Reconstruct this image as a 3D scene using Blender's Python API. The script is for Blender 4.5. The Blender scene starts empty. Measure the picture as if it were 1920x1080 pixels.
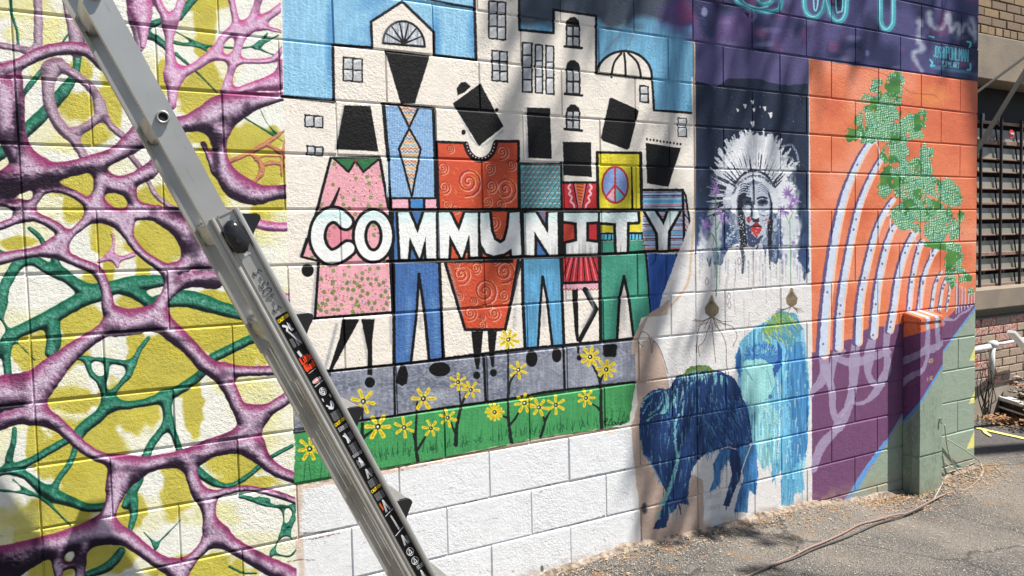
import bpy, bmesh, math, random
import numpy as np
from mathutils import Matrix, Vector

# ------------------------------------------------------------------ camera, sky, sun, exposure
scene = bpy.context.scene
F_PX, YAW, PITCH, ROLL = 1475.52, .5234, .0577, -.0239
CAM = np.array([-2.9636, -2.8983, 1.4861])
fw = np.array([math.sin(YAW)*math.cos(PITCH), math.cos(YAW)*math.cos(PITCH), -math.sin(PITCH)])
_r0 = np.array([math.cos(YAW), -math.sin(YAW), 0.]); _u0 = np.cross(_r0, fw)
rt = _r0*math.cos(ROLL)+_u0*math.sin(ROLL); up = -_r0*math.sin(ROLL)+_u0*math.cos(ROLL)
cd = bpy.data.cameras.new('camera'); cam = bpy.data.objects.new('camera', cd)
scene.collection.objects.link(cam); scene.camera = cam
cd.sensor_width = 36; cd.lens = F_PX/1920*36; cd.clip_start = .05; cd.clip_end = 500
cam.matrix_world = Matrix(((rt[0], up[0], -fw[0], CAM[0]), (rt[1], up[1], -fw[1], CAM[1]), (rt[2], up[2], -fw[2], CAM[2]), (0, 0, 0, 1)))
SUN = Vector((1.3, -1.0, 3.1)).normalized()
w = bpy.data.worlds.new('World'); scene.world = w; w.use_nodes = True
nt = w.node_tree; bg = nt.nodes['Background']; sky = nt.nodes.new('ShaderNodeTexSky')
sky.sky_type = 'NISHITA'; sky.sun_disc = False
sky.sun_elevation = math.asin(SUN.z); sky.sun_rotation = math.atan2(SUN.x, SUN.y)
nt.links.new(sky.outputs[0], bg.inputs[0]); bg.inputs[1].default_value = .05
sd = bpy.data.lights.new('sun', 'SUN'); sun = bpy.data.objects.new('sun', sd); scene.collection.objects.link(sun)
sd.energy = 5.0; sd.angle = math.radians(.53); sd.color = (1, .955, .89)
sun.rotation_euler = SUN.to_track_quat('Z', 'Y').to_euler(); sun.location = (3, -3, 8)
vs = scene.view_settings; vs.view_transform = 'Standard'; vs.look = 'None'; vs.gamma = 1; vs.use_curve_mapping = False
vs.exposure = 1.0
random.seed(5); rng = np.random.default_rng(7)

def ray(x, y): return fw+rt*(x-960)/F_PX-up*(y-540)/F_PX
def py(x, y, Y=0.):          # a point of the photographed place, on a plane parallel to the wall
    d = ray(x, y); return CAM+d*(Y-CAM[1])/d[1]
def pz(x, y, Z=0.):          # same, on a level plane
    d = ray(x, y); return CAM+d*(Z-CAM[2])/d[2]

# ------------------------------------------------------------------ paint studio: flat paint of the murals, drawn as shapes into one sheet
S = 480; WX0, WX1, WZ0, WZ1 = -3.95, 2.25, -.15, 3.4
TW, TH = int((WX1-WX0)*S), int((WZ1-WZ0)*S)
_wx = WX0+(np.arange(TW)+.5)/S; _wz = WZ1-(np.arange(TH)+.5)/S
_a = rt[0]*(_wx-CAM[0])-rt[1]*CAM[1]; _b = rt[2]*(_wz-CAM[2])
_d = (fw[0]*(_wx-CAM[0])-fw[1]*CAM[1])[None, :]+(fw[2]*(_wz-CAM[2]))[:, None]
PX = (960+F_PX*(_a[None, :]+_b[:, None])/_d).astype(np.float32)
PY = (540-F_PX*((up[0]*(_wx-CAM[0])-up[1]*CAM[1])[None, :]+(up[2]*(_wz-CAM[2]))[:, None])/_d).astype(np.float32)
IMG = np.ones((TH, TW, 3), np.float32)*np.array([226, 226, 220], np.float32)

def win(x0, y0, x1, y1):
    c = [py(x, y) for x, y in ((x0, y0), (x1, y0), (x0, y1), (x1, y1))]
    i0 = int((min(p[0] for p in c)-WX0)*S)-1; i1 = int((max(p[0] for p in c)-WX0)*S)+2
    j0 = int((WZ1-max(p[2] for p in c))*S)-1; j1 = int((WZ1-min(p[2] for p in c))*S)+2
    return slice(max(0, j0), max(0, min(TH, j1))), slice(max(0, i0), max(0, min(TW, i1)))
def vn(X, Y, sx, sy=None, seed=0):
    sy = sy or sx; N = 256
    L = np.random.default_rng(seed+11).random((N, N)).astype(np.float32)
    x = X/sx; y = Y/sy; xi = np.floor(x).astype(int); yi = np.floor(y).astype(int)
    fx = x-xi; fy = y-yi; fx = fx*fx*(3-2*fx); fy = fy*fy*(3-2*fy)
    a = L[yi % N, xi % N]; b = L[yi % N, (xi+1) % N]; c = L[(yi+1) % N, xi % N]; d = L[(yi+1) % N, (xi+1) % N]
    return (a*(1-fx)+b*fx)*(1-fy)+(c*(1-fx)+d*fx)*fy
def cat(P, n=5):
    P = [tuple(map(float, p)) for p in P]
    if len(P) < 3: return P
    Q = [P[0]]+P+[P[-1]]; out = []
    for i in range(1, len(Q)-2):
        a, b, c, d = (np.array(Q[i+k]) for k in (-1, 0, 1, 2))
        for t in np.linspace(0, 1, n, endpoint=False):
            out.append(tuple(.5*((2*b)+(c-a)*t+(2*a-5*b+4*c-d)*t*t+(3*b-a-3*c+d)*t**3)))
    return out+[P[-1]]
def sdpoly(P, X, Y):
    d = np.full(X.shape, 1e9, np.float32); s = np.zeros(X.shape, bool)
    n = len(P)
    for i in range(n):
        x0, y0 = P[i][:2]; x1, y1 = P[i-1][:2]
        ex, ey = x1-x0, y1-y0; L = ex*ex+ey*ey+1e-9
        wx = X-x0; wy = Y-y0; t = np.clip((wx*ex+wy*ey)/L, 0, 1)
        d = np.minimum(d, (wx-ex*t)**2+(wy-ey*t)**2)
        if y0 != y1: s ^= ((y0 > Y) != (y1 > Y)) & (X < (x1-x0)*(Y-y0)/(y1-y0)+x0)
    d = np.sqrt(d); return np.where(s, -d, d)
def comp(sl, d, col, a=1., soft=.8, rough=0, rs=4):
    if rough: d = d+(vn(PX[sl], PY[sl], rs, seed=3)-.5)*rough
    A = np.clip(.5-d/soft, 0, 1)*a
    IMG[sl] = IMG[sl]*(1-A[..., None])+np.asarray(col, np.float32)*A[..., None]
def poly(P, col, a=1., soft=.9, rough=.8, rs=4, streak=0):
    xs = [p[0] for p in P]; ys = [p[1] for p in P]; m = soft+rough+2
    sl = win(min(xs)-m, min(ys)-m, max(xs)+m, max(ys)+m)
    if PX[sl].size == 0: return
    d = sdpoly(P, PX[sl], PY[sl])
    if streak:
        n = vn(PX[sl], PY[sl], 2.2, 30, 9)-.5
        col = np.asarray(col, np.float32)*(1+streak*n[..., None])
    comp(sl, d, col, a, soft, rough, rs)
def line(P, r, col, a=1., soft=.8, rough=.5, smooth=True, rs=4, dry=0):
    if len(P[0]) == 2: P = [(x, y, (r if np.isscalar(r) else r[0]+(r[1]-r[0])*i/max(1, len(P)-1))) for i, (x, y) in enumerate(P)]
    if smooth: P = cat(P)
    R = max(p[2] for p in P)+soft+rough+2
    sl = win(min(p[0] for p in P)-R, min(p[1] for p in P)-R, max(p[0] for p in P)+R, max(p[1] for p in P)+R)
    X, Y = PX[sl], PY[sl]
    if X.size == 0: return
    d = np.full(X.shape, 1e9, np.float32)
    for p, q in zip(P[:-1], P[1:]):
        ex, ey = q[0]-p[0], q[1]-p[1]; L = ex*ex+ey*ey+1e-9
        t = np.clip(((X-p[0])*ex+(Y-p[1])*ey)/L, 0, 1)
        d = np.minimum(d, np.hypot(X-p[0]-ex*t, Y-p[1]-ey*t)-(p[2]+(q[2]-p[2])*t))
    if dry: d = d+np.where(vn(X, Y, 1.6, 1.6, 21) > 1-dry, 6, 0)
    comp(sl, d, col, a, soft, rough, rs)
def ell(cx, cy, rx, ry, col, a=1., soft=.9, rough=.6, rot=0, n=22):
    c, s = math.cos(rot), math.sin(rot)
    poly([(cx+rx*math.cos(t)*c-ry*math.sin(t)*s, cy+rx*math.cos(t)*s+ry*math.sin(t)*c) for t in np.linspace(0, 2*math.pi, n, endpoint=False)], col, a, soft, rough)
def T(ox, oy, s):
    def g(*v): return [(ox+v[i]/s, oy+v[i+1]/s) for i in range(0, len(v), 2)]
    return g
def _f(s): return [[(int(p[0])/4, int(p[1])/6) for p in (seg[i:i+2] for i in range(0, len(seg), 2))] for seg in s.split()]
FONT = {k: _f(v) for k, v in {'A': '062046 1434', 'B': '060010314033 0333440636 06', 'C': '4130100105163645', 'D': '00062644420000', 'E': '40000646 0333', 'F': '400006 0333', 'G': '41301001051636454323', 'H': '0006 4046 0343', 'I': '2026', 'J': '40453615 05', 'K': '0006 400346', 'L': '000646', 'M': '0600234046', 'N': '06004640', 'O': '100105163645413010', 'P': '060030413303', 'R': '06003041330346', 'S': '4130100112344516 05', 'T': '0040 2026', 'U': '000516364540', 'V': '002640', 'W': '0016233640', 'Y': '002340 2326', 'X': '0046 4006', '3': '0130412313344516 05', '4': '3036 300444', '0': '100105163645413010', '5': '400002324445361605', '-': '0343', 'l': '2026', 'i': '2226 2020', 't': '2026 1232', 'e': '034333123304162646', 'a': '12324246 432305163643', 'n': '0206 03123246', '@': '32123334 4240100105163646', '_': '0646', '.': '2526', '1': '112026', '2': '011030410646'}.items()}
def text(s, o, ux, uy, r, col, a=1., sp=1.35, soft=.7):
    x = 0
    for ch in s:
        if ch != ' ' and ch in FONT:
            for seg in FONT[ch]:
                P = [(o[0]+ux[0]*(x+px_)+uy[0]*pz_, o[1]+ux[1]*(x+px_)+uy[1]*pz_) for px_, pz_ in seg]
                if len(P) > 1: line(P, r, col, a, soft, .2, smooth=False)
        x += sp

# ------------------------------------------------------------------ mural 1: coral branches
def coral():
    sl = win(-330, -330, 566, 1420)
    X, Y = PX[sl], PY[sl]
    edge = 526+(Y/1080)*32
    base = np.ones(X.shape+(3,), np.float32)*np.array([224, 224, 214], np.float32)
    n = vn(X, Y, 70, 60, 1); base = base*(1-.0)+(np.array([218, 214, 158])-base)*np.clip((n-.5)*2.2, 0, .55)[..., None]
    blobs = [(35, 15, 70, 26, 0), (25, 60, 20, 18, 0), (95, 60, 22, 60, 0), (75, 130, 22, 30, 0), (135, 30, 22, 30, 0), (150, 130, 22, 24, 1), (145, 200, 34, 30, 1), (205, 200, 26, 60, 1), (170, 250, 34, 26, 1), (120, 270, 40, 20, 0),
        (385, 30, 22, 110, 1), (380, 175, 60, 45, 1), (305, 140, 10, 34, 1), (450, 262, 95, 30, 1), (400, 320, 60, 60, 1), (490, 320, 60, 50, 1), (385, 5, 50, 20, 1), (140, 340, 60, 30, 1), (145, 388, 30, 30, 1), (212, 385, 42, 32, 1), (295, 375, 50, 30, 1),
        (290, 452, 56, 48, 1), (192, 440, 24, 40, 1), (205, 500, 12, 30, 1), (270, 490, 14, 50, 1), (182, 528, 26, 22, 1), (30, 455, 40, 12, 1), (255, 570, 40, 20, 1), (150, 600, 60, 30, 1), (390, 600, 90, 50, 1), (450, 640, 60, 60, 1), (130, 660, 40, 30, 1), (60, 660, 40, 40, 1),
        (255, 660, 18, 60, 1), (310, 690, 70, 60, 1), (400, 560, 60, 14, 1), (345, 640, 70, 30, 1), (240, 760, 60, 50, 1), (130, 750, 50, 26, 1), (160, 830, 70, 50, 1), (120, 860, 60, 40, 1), (65, 830, 16, 40, 1), (360, 760, 20, 60, 1), (480, 745, 60, 50, 0), (440, 720, 60, 20, 0),
        (500, 800, 40, 50, 0), (160, 910, 60, 60, 1), (100, 985, 80, 60, 1), (240, 960, 34, 40, 1), (20, 970, 50, 30, 0), (330, 920, 30, 60, 1), (440, 870, 60, 26, 1), (460, 905, 70, 14, 1), (400, 960, 60, 30, 0), (200, 1045, 60, 30, 1), (90, 1060, 50, 30, 1), (380, 1070, 90, 30, 1), (530, 562, 20, 22, 1), (515, 395, 45, 26, 1), (480, 440, 60, 30, 0), (20, 1000, 60, 60, 0), (-80, 200, 60, 200, 1), (-90, 700, 60, 150, 1)]
    for cx, cy, rx, ry, k in blobs:
        q = np.hypot((X-cx)/rx, (Y-cy)/ry)+(vn(X, Y, 16, seed=5)-.5)*.5
        A = np.clip((1.12-q)*(4 if k else 2.0), 0, 1)*(.93 if k else .55)
        base += (np.array([184, 172, 58] if k else [210, 204, 120], np.float32)*(.97+.1*vn(X, Y, 30, seed=6))[..., None]-base)*A[..., None]
    A = np.clip((X-edge+45)/40, 0, .75)*np.clip(Y-395, 0, 1); base += (np.array([226, 225, 205])-base)*A[..., None]

    def net(strokes, cols, k=9, grain=1., rk=1., dkp=()):
        nonlocal base
        D = np.full(X.shape, 40., np.float32); R = np.full(X.shape, 10., np.float32)
        for st in strokes:
            P = cat([(p[0], p[1], p[2]*rk) for p in st], 4)
            m = max(p[2] for p in P)+k+5
            s2 = win(min(p[0] for p in P)-m, min(p[1] for p in P)-m, max(p[0] for p in P)+m, max(p[1] for p in P)+m)
            j = slice(max(0, s2[0].start-sl[0].start), max(0, s2[0].stop-sl[0].start)); i = slice(max(0, s2[1].start-sl[1].start), max(0, s2[1].stop-sl[1].start))
            x, y = X[j, i], Y[j, i]
            if x.size == 0: continue
            dd = np.full(x.shape, 60., np.float32); rr = np.full(x.shape, 8., np.float32)
            for p, q in zip(P[:-1], P[1:]):
                ex, ey = q[0]-p[0], q[1]-p[1]; L = ex*ex+ey*ey+1e-9
                t = np.clip(((x-p[0])*ex+(y-p[1])*ey)/L, 0, 1); r = p[2]+(q[2]-p[2])*t
                d = np.hypot(x-p[0]-ex*t, y-p[1]-ey*t)-r
                rr = np.where(d < dd, r, rr); dd = np.minimum(dd, d)
            D0 = D[j, i]; h = np.clip(.5+.5*(D0-dd)/k, 0, 1)
            D[j, i] = D0*(1-h)+dd*h-k*h*(1-h); R[j, i] = R[j, i]*(1-h)+rr*h
        D = D+(vn(X, Y, 9, seed=12)-.5)*1.6
        gy, gx = np.gradient(D); g = np.hypot(gx, gy)+1e-5; gx /= g; gy /= g
        t = np.clip(-D/np.maximum(R, 3), 0, 1); prof = np.sqrt(np.clip(1-(1-t)**2, 0, 1))
        lit = -(gx*-.35+gy*.93)*(1-prof)**.6                     # the painter's rounding: pale crown, dark underside
        dark, mid, hi, rim = [np.array(c, np.float32) for c in cols]
        n1 = vn(X+Y*.3, Y-X*.2, 7, 3, 30); n2 = vn(X, Y, 22, 22, 31); n3 = vn(X-Y*.6, Y+X*.5, 2.0, 5, 32)*.7+vn(X+Y*.5, Y-X*.6, 2., 6, 33)*.3
        c = mid+(hi-mid)*np.clip((prof-.4)*1.75*(n1*.6+n3*.9)*grain, 0, 1)[..., None]
        c = c+(rim-c)*np.clip((lit)*2.0-.05+.25*(n2-.5)+.25*np.clip(n2-.6,0,1), 0, .9)[..., None]
        c = c+(dark-c)*np.clip(-lit*3.0-.08+.25*(n1-.4)+.5*np.clip(n2-.45, 0, 1), 0, .95)[..., None]; c = c+(np.array([222, 206, 222])*.97-c)*(np.clip((n3-.62)*3, 0, .55)*np.clip(prof-.5, 0, 1)*np.clip(1+lit*3, 0, 1)*grain)[..., None]
        c = c+(dark-c)*np.clip((n2-.72)*1.6, 0, .5)[..., None]
        for cx, cy, rx, ry, a_ in dkp: c = c+(dark-c)*(np.clip((1.2-np.hypot((X-cx)/rx, (Y-cy)/ry)+(n1-.5)*.6)*1.4, 0, 1)*a_)[..., None]
        A = np.clip(.5-D/1.1, 0, 1)*(X < edge+np.where((Y > 340) & (Y < 590), 8, 1))
        base += (c-base)*A[..., None]

    G = [[(20, -20, 3), (21, 20, 3), (32, 60, 3), (34, 88, 3)], [(-40, 310, 14), (0, 288, 13), (28, 262, 14), (60, 235, 14), (90, 205, 13), (120, 170, 13), (140, 140, 8), (146, 100, 9), (150, 70, 12)], [(78, 132, 4), (60, 155, 6), (42, 178, 5)],
        [(135, 55, 2), (120, 75, 2), (116, 84, 2)], [(372, -15, 8), (355, 8, 8), (335, 32, 8)], [(265, 55, 7), (285, 46, 7), (305, 38, 6)], [(265, 64, 8), (288, 70, 8), (305, 82, 7), (318, 98, 5)], [(322, 78, 4), (350, 84, 3), (400, 87, 2), (450, 90, 2), (485, 84, 2), (522, 66, 2)],
        [(480, 90, 1.5), (515, 104, 1.2)], [(485, 82, 1.5), (502, 62, 1.2)], [(330, 102, 3), (350, 118, 3), (376, 142, 2), (407, 173, 1.5)], [(330, 60, 1), (370, 82, 1), (400, 108, 1)], [(460, 222, 2), (490, 240, 1.5), (530, 265, 1)], [(488, 205, 1), (500, 230, 1), (518, 250, 1)],
        [(-30, 600, 6), (2, 582, 6), (6, 545, 8), (20, 515, 8), (38, 492, 9), (62, 488, 8), (92, 505, 8), (122, 518, 8), (150, 538, 10), (178, 548, 12), (205, 541, 10), (236, 535, 13), (268, 530, 12), (305, 526, 8)], [(195, 545, 12), (155, 562, 12), (120, 580, 12), (85, 600, 12), (50, 615, 10), (22, 630, 8), (4, 655, 8), (-30, 670, 8)],
        [(55, 428, 4), (72, 442, 5), (84, 460, 5)], [(103, 484, 8), (108, 500, 8), (116, 514, 9)], [(-20, 464, 4), (14, 478, 4)], [(238, 542, 12), (270, 560, 12), (290, 578, 10)], [(300, 566, 11), (345, 559, 12), (376, 566, 14), (410, 577, 11), (455, 589, 9)], [(330, 558, 8), (352, 562, 8)],
        [(98, 612, 12), (101, 640, 12), (95, 660, 9)], [(12, 638, 8), (12, 670, 8), (15, 700, 8)], [(0, 590, 2), (10, 610, 2), (22, 626, 2)], [(30, 640, 1), (65, 675, 1)], [(125, 672, 4), (160, 672, 4), (195, 675, 5), (245, 680, 6), (262, 655, 5), (278, 634, 4)], [(163, 678, 6), (172, 702, 6), (190, 716, 5)], [(200, 684, 5), (199, 705, 5), (190, 720, 6), (198, 740, 9), (206, 756, 13)],
        [(246, 684, 8), (241, 702, 7), (228, 718, 5), (212, 735, 6)], [(206, 756, 14), (235, 760, 9), (272, 755, 8), (305, 745, 11), (332, 733, 10), (360, 715, 10), (388, 692, 8)], [(398, 672, 10), (430, 656, 10), (460, 641, 10), (485, 632, 9)], [(206, 758, 12), (185, 780, 12), (160, 800, 12), (138, 818, 8), (92, 845, 8), (50, 868, 8), (0, 884, 9), (-40, 892, 10)],
        [(27, 805, 5), (25, 830, 6), (16, 862, 8)], [(310, 745, 12), (314, 772, 10), (314, 792, 10), (300, 812, 8), (284, 834, 8), (274, 855, 9)], [(318, 795, 7), (328, 820, 7), (336, 842, 7)], [(18, 880, 7), (50, 893, 9), (76, 914, 11), (100, 928, 13), (132, 940, 11), (166, 952, 9), (198, 950, 9)], [(99, 918, 7), (114, 892, 6), (130, 870, 6), (140, 845, 6), (150, 812, 6)],
        [(-20, 918, 2), (50, 925, 2), (85, 940, 2), (132, 985, 1.4)], [(25, 900, 1.4), (55, 925, 1.6)], [(258, 898, 13), (246, 928, 9), (234, 948, 7)], [(250, 938, 10), (251, 962, 8), (246, 985, 6), (238, 1008, 5)], [(228, 1032, 8), (205, 1060, 10), (165, 1078, 8)], [(372, 884, 10), (400, 905, 8), (430, 911, 5), (460, 896, 5), (486, 875, 5), (510, 856, 4), (548, 836, 4)],
        [(450, 930, 4), (478, 938, 5), (506, 948, 3), (552, 950, 3)], [(502, 938, 4), (488, 936, 4)], [(530, 956, 2), (532, 975, 1.6), (528, 1000, 1.6), (514, 1030, 2), (508, 1044, 1.6)], [(550, 950, 3), (549, 975, 2), (533, 990, 1.6)], [(549, 975, 1.6), (540, 1000, 1.3), (529, 1003, 1.3)], [(540, 1000, 1.3), (548, 1012, 1.2)], [(510, 1036, 2), (530, 1042, 2), (545, 1042, 2), (558, 1028, 2)], [(430, 1062, 2), (455, 1074, 2), (480, 1075, 2)],
        [(270, 998, 1), (285, 1014, 1.6), (292, 1022, 3), (300, 1014, 1.6), (340, 974, .8)], [(292, 1022, 2), (290, 1034, .8)]]
    net(G[:2]+G[14:16]+G[20:23]+G[2:], ((2, 26, 24), (8, 84, 62), (110, 190, 165), (12, 108, 74)), 13, .6, .92)
    L2 = [[(70, -20, 8), (72, 40, 9), (71, 88, 9)], [(118, -20, 6), (128, 25, 7), (140, 62, 13), (144, 95, 14)], [(95, 130, 20), (90, 160, 13), (94, 200, 12), (114, 238, 12), (138, 262, 10), (158, 295, 9)], [(110, 120, 12), (140, 140, 9), (172, 166, 9), (185, 190, 9), (186, 216, 9), (165, 236, 9), (145, 246, 10)],
        [(186, 196, 7), (205, 232, 7), (232, 256, 7)], [(244, 292, 6), (262, 312, 6)], [(275, 335, 4), (292, 365, 5), (320, 388, 5), (345, 398, 5)], [(262, 25, 26), (262, 60, 14), (262, 90, 8)], [(0, 85, 7), (30, 90, 7), (60, 98, 8)], [(0, 120, 5), (30, 116, 5)]]
    net(L2, ((70, 48, 70), (152, 124, 146), (190, 172, 186), (166, 120, 146)), 16, .9, .95)
    PKk = [[(258, -20, 28), (262, 20, 24), (268, 50, 14), (268, 86, 6)], [(285, -20, 6), (305, 22, 9), (318, 45, 13), (317, 80, 9), (320, 112, 11), (325, 142, 17), (324, 170, 12), (322, 198, 9)], [(345, -15, 9), (332, 25, 9), (318, 45, 12)], [(325, 142, 16), (356, 130, 10), (385, 112, 10), (405, 94, 11), (416, 76, 9), (432, 60, 10), (456, 55, 13), (480, 45, 11), (510, 26, 9), (530, 10, 8)],
        [(445, 52, 9), (440, 28, 7), (432, -10, 7)], [(470, 45, 8), (480, 15, 8), (490, -15, 8)], [(405, 104, 8), (436, 112, 5), (475, 115, 5), (512, 111, 6), (530, 90, 4)], [(455, 58, 12), (446, 90, 9), (438, 118, 9), (430, 145, 8), (424, 170, 12)], [(490, 50, 5), (530, 60, 3)], [(530, 122, 9), (524, 150, 20), (485, 160, 12), (440, 172, 7)],
        [(215, 140, 2), (216, 150, 2)], [(210, 440, 3), (213, 455, 3), (205, 480, 4), (185, 490, 4)], [(205, 480, 3), (225, 485, 4), (250, 478, 5)], [(218, 486, 3), (220, 500, 3)], [(432, 402, 9), (465, 413, 11), (500, 424, 10), (552, 426, 9)], [(520, 560, 12), (552, 558, 10)]]
    net(PKk, ((92, 40, 80), (184, 112, 160), (216, 184, 210), (200, 76, 142)), 16, 1.1, .9)
    OR = [[(425, 305, 5), (450, 295, 4), (480, 280, 5), (505, 265, 5), (534, 245, 2)], [(470, 288, 4), (488, 305, 5), (490, 325, 6), (478, 340, 3)], [(500, 270, 4), (520, 282, 4), (538, 292, 5)], [(490, 310, 4), (515, 305, 4), (540, 312, 2)], [(535, 260, 2), (530, 290, 3), (528, 330, 2)], [(478, 300, 2), (500, 292, 2), (538, 295, 2)]]
    net(OR, ((110, 60, 60), (186, 116, 78), (206, 150, 100), (196, 120, 76)), 4, .6)
    DKP = [(10, 352, 60, 30, 1), (95, 342, 70, 18, .9), (170, 318, 60, 10, .8), (34, 230, 12, 60, .9), (20, 258, 20, 20, .7), (352, 246, 40, 12, .95), (392, 262, 30, 20, .9), (405, 300, 8, 40, .7), (340, 395, 30, 20, .7), (365, 455, 16, 36, .6), (400, 530, 60, 10, .8), (255, 632, 60, 6, .7), (10, 1072, 60, 36, 1), (90, 1040, 60, 14, .7), (165, 1050, 50, 22, .8), (60, 800, 60, 8, .9), (330, 870, 20, 14, .8), (420, 858, 60, 8, .8), (400, 745, 8, 30, .6), (255, 915, 14, 30, .8), (40, 430, 40, 10, .7), (470, 235, 50, 8, .8)]
    PU = [[(-60, 140, 14), (0, 132, 14), (33, 122, 12), (66, 105, 13), (98, 94, 13), (135, 90, 13), (165, 96, 13), (195, 122, 13)], [(-20, 150, 24), (6, 170, 28), (10, 210, 28), (18, 250, 26), (40, 290, 26), (60, 315, 26)], [(30, 250, 14), (34, 200, 12), (30, 150, 12)],
        [(-50, 372, 28), (-5, 352, 28), (40, 332, 30), (75, 322, 24), (112, 320, 17), (165, 308, 16), (215, 290, 16), (252, 264, 22), (280, 246, 26), (345, 233, 17), (384, 222, 26), (420, 208, 34), (460, 194, 23), (498, 186, 14), (534, 181, 8)], [(410, 240, 24), (412, 270, 14), (414, 294, 14), (422, 322, 19), (442, 348, 26), (478, 364, 22), (510, 362, 15), (550, 358, 14)],
        [(380, 270, 4), (395, 300, 5), (402, 320, 6)], [(310, 280, 8), (300, 298, 12), (278, 322, 16), (245, 338, 13), (215, 345, 12), (192, 330, 12), (180, 312, 8)], [(215, 345, 12), (240, 358, 13), (256, 384, 10), (290, 393, 5), (350, 396, 5)], [(192, 340, 12), (185, 360, 12), (182, 385, 12)],
        [(-40, 378, 6), (0, 380, 6), (38, 387, 7), (62, 380, 8), (80, 358, 8), (108, 354, 8), (135, 362, 8), (158, 376, 9), (180, 392, 14), (207, 402, 12), (235, 402, 9), (270, 400, 10), (305, 408, 16), (345, 430, 24), (372, 468, 30), (392, 490, 26)], [(-40, 432, 8), (0, 424, 8), (25, 415, 8), (46, 402, 13), (75, 410, 9), (96, 420, 10), (112, 432, 10), (114, 448, 9), (104, 464, 13)],
        [(40, 386, 6), (44, 400, 9)], [(104, 464, 14), (130, 442, 8), (155, 420, 9), (180, 400, 12)], [(-50, 500, 12), (0, 486, 12), (40, 477, 10), (80, 471, 11), (106, 466, 13), (122, 480, 11), (152, 494, 10), (180, 507, 11), (194, 530, 10), (200, 555, 11), (206, 582, 15), (228, 602, 20)],
        [(182, 396, 13), (210, 408, 14), (233, 425, 13), (245, 450, 9), (266, 475, 9), (290, 492, 10), (318, 508, 11), (350, 496, 16), (375, 480, 24)], [(236, 425, 10), (246, 405, 7), (262, 398, 7)], [(400, 522, 22), (362, 522, 18), (330, 535, 14), (304, 566, 12), (288, 590, 20), (258, 602, 26), (228, 606, 22)], [(318, 508, 10), (322, 530, 10)],
        [(298, 600, 22), (326, 625, 19), (356, 652, 16), (385, 683, 17), (412, 700, 18), (430, 728, 15), (446, 762, 14), (470, 786, 24)], [(425, 695, 12), (470, 696, 10), (535, 694, 10)], [(218, 606, 18), (184, 626, 14), (142, 655, 17), (104, 688, 24), (62, 726, 34), (0, 738, 36), (-60, 745, 36)], [(60, 745, 24), (62, 775, 20)],
        [(-50, 812, 14), (0, 792, 16), (32, 780, 16), (64, 776, 18), (92, 786, 17), (120, 806, 13), (150, 834, 12), (178, 853, 11), (210, 864, 13), (240, 878, 22), (292, 868, 15), (340, 860, 17), (368, 854, 20), (402, 841, 16), (440, 836, 16), (470, 832, 22)],
        [(472, 786, 22), (462, 808, 18), (430, 822, 12), (395, 834, 8)], [(478, 782, 15), (508, 766, 12), (545, 742, 12)], [(478, 842, 20), (502, 870, 14), (530, 888, 12), (558, 898, 11)], [(236, 884, 28), (222, 905, 25), (214, 932, 17), (206, 956, 14), (196, 984, 20)], [(-60, 1070, 40), (-5, 1062, 40), (50, 1040, 28), (98, 1022, 22), (145, 1008, 23), (190, 998, 26), (232, 1006, 19), (266, 1030, 14), (300, 1054, 15), (335, 1066, 17), (362, 1046, 11), (385, 1022, 12), (408, 1002, 20)],
        [(352, 868, 14), (360, 895, 12), (374, 925, 16), (388, 945, 16), (393, 970, 14), (400, 995, 18), (430, 1018, 16), (468, 1042, 16), (505, 1062, 18), (545, 1082, 20), (580, 1110, 20)], [(392, 930, 10), (425, 922, 7), (458, 916, 6), (490, 920, 6), (522, 928, 7), (556, 940, 7)], [(335, 1066, 14), (338, 1100, 14)], [(158, 1020, 8), (152, 1050, 9), (150, 1100, 10)], [(112, 1030, 8), (108, 1060, 8), (112, 1100, 8)], [(150, 1052, 4), (130, 1060, 4), (112, 1062, 4)]]
    net(PU, ((26, 12, 32), (118, 68, 104), (200, 176, 200), (150, 50, 104)), 20, 1.25, .95, DKP)
    A = np.clip((edge+30-X)*.5, 0, 1)*(X < edge+9)
    IMG[sl] = IMG[sl]*(1-A[..., None])+base*A[..., None]
coral()

# ------------------------------------------------------------------ mural 2: people before a city
K = (9, 9, 12); CR = (226, 218, 206); WHT = (228, 230, 228)
def ed(y): return 526+(y/1080)*32
poly([(ed(-300), -300), (ed(0), 0), (ed(395), 395), (ed(700), 700), (556, 910), (1000, 850), (1190, 800), (1235, 620), (1290, 560), (1301, 400), (1300, -200)], CR, rough=1.5)
C1, C2, C3, C4, C5, C6 = T(520, 0, 3.375), T(900, 0, 3.375), T(520, 300, 3.375), T(900, 300, 3.375), T(520, 600, 3.375), T(900, 600, 3.375)
SK = (134, 190, 222); SD = (72, 140, 196)
sky_ = [(526, -300)]+[(532, 181), (626, 190), (625, 84)]+C1(600, 300, 592, 138, 790, 10, 992, 205, 992, 348, 1258, 378, 1248, 0)+[(889, -300)]
poly(sky_, SK, streak=.12)
sl = win(526, -100, 900, 195); d = sdpoly(sky_, PX[sl], PY[sl]); IMG[sl] += (np.array(SD)-IMG[sl])*(np.clip(.75-np.abs(PX[sl]-700)/70*.7, 0, .75)*(vn(PX[sl], PY[sl], 14, seed=4))*(d < 0))[..., None]
for a_ in ((619, 80, 9, 105), (889, 60, 14, 60), (818, 70, 10, 60), (700, 60, 10, 34)):
    q = np.hypot((PX[sl]-a_[0])/a_[2], (PY[sl]-a_[1])/a_[3]); IMG[sl] += (np.array(SD)-IMG[sl])*(np.clip(1.2-q, 0, .8)*(d < 0))[..., None]
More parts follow.
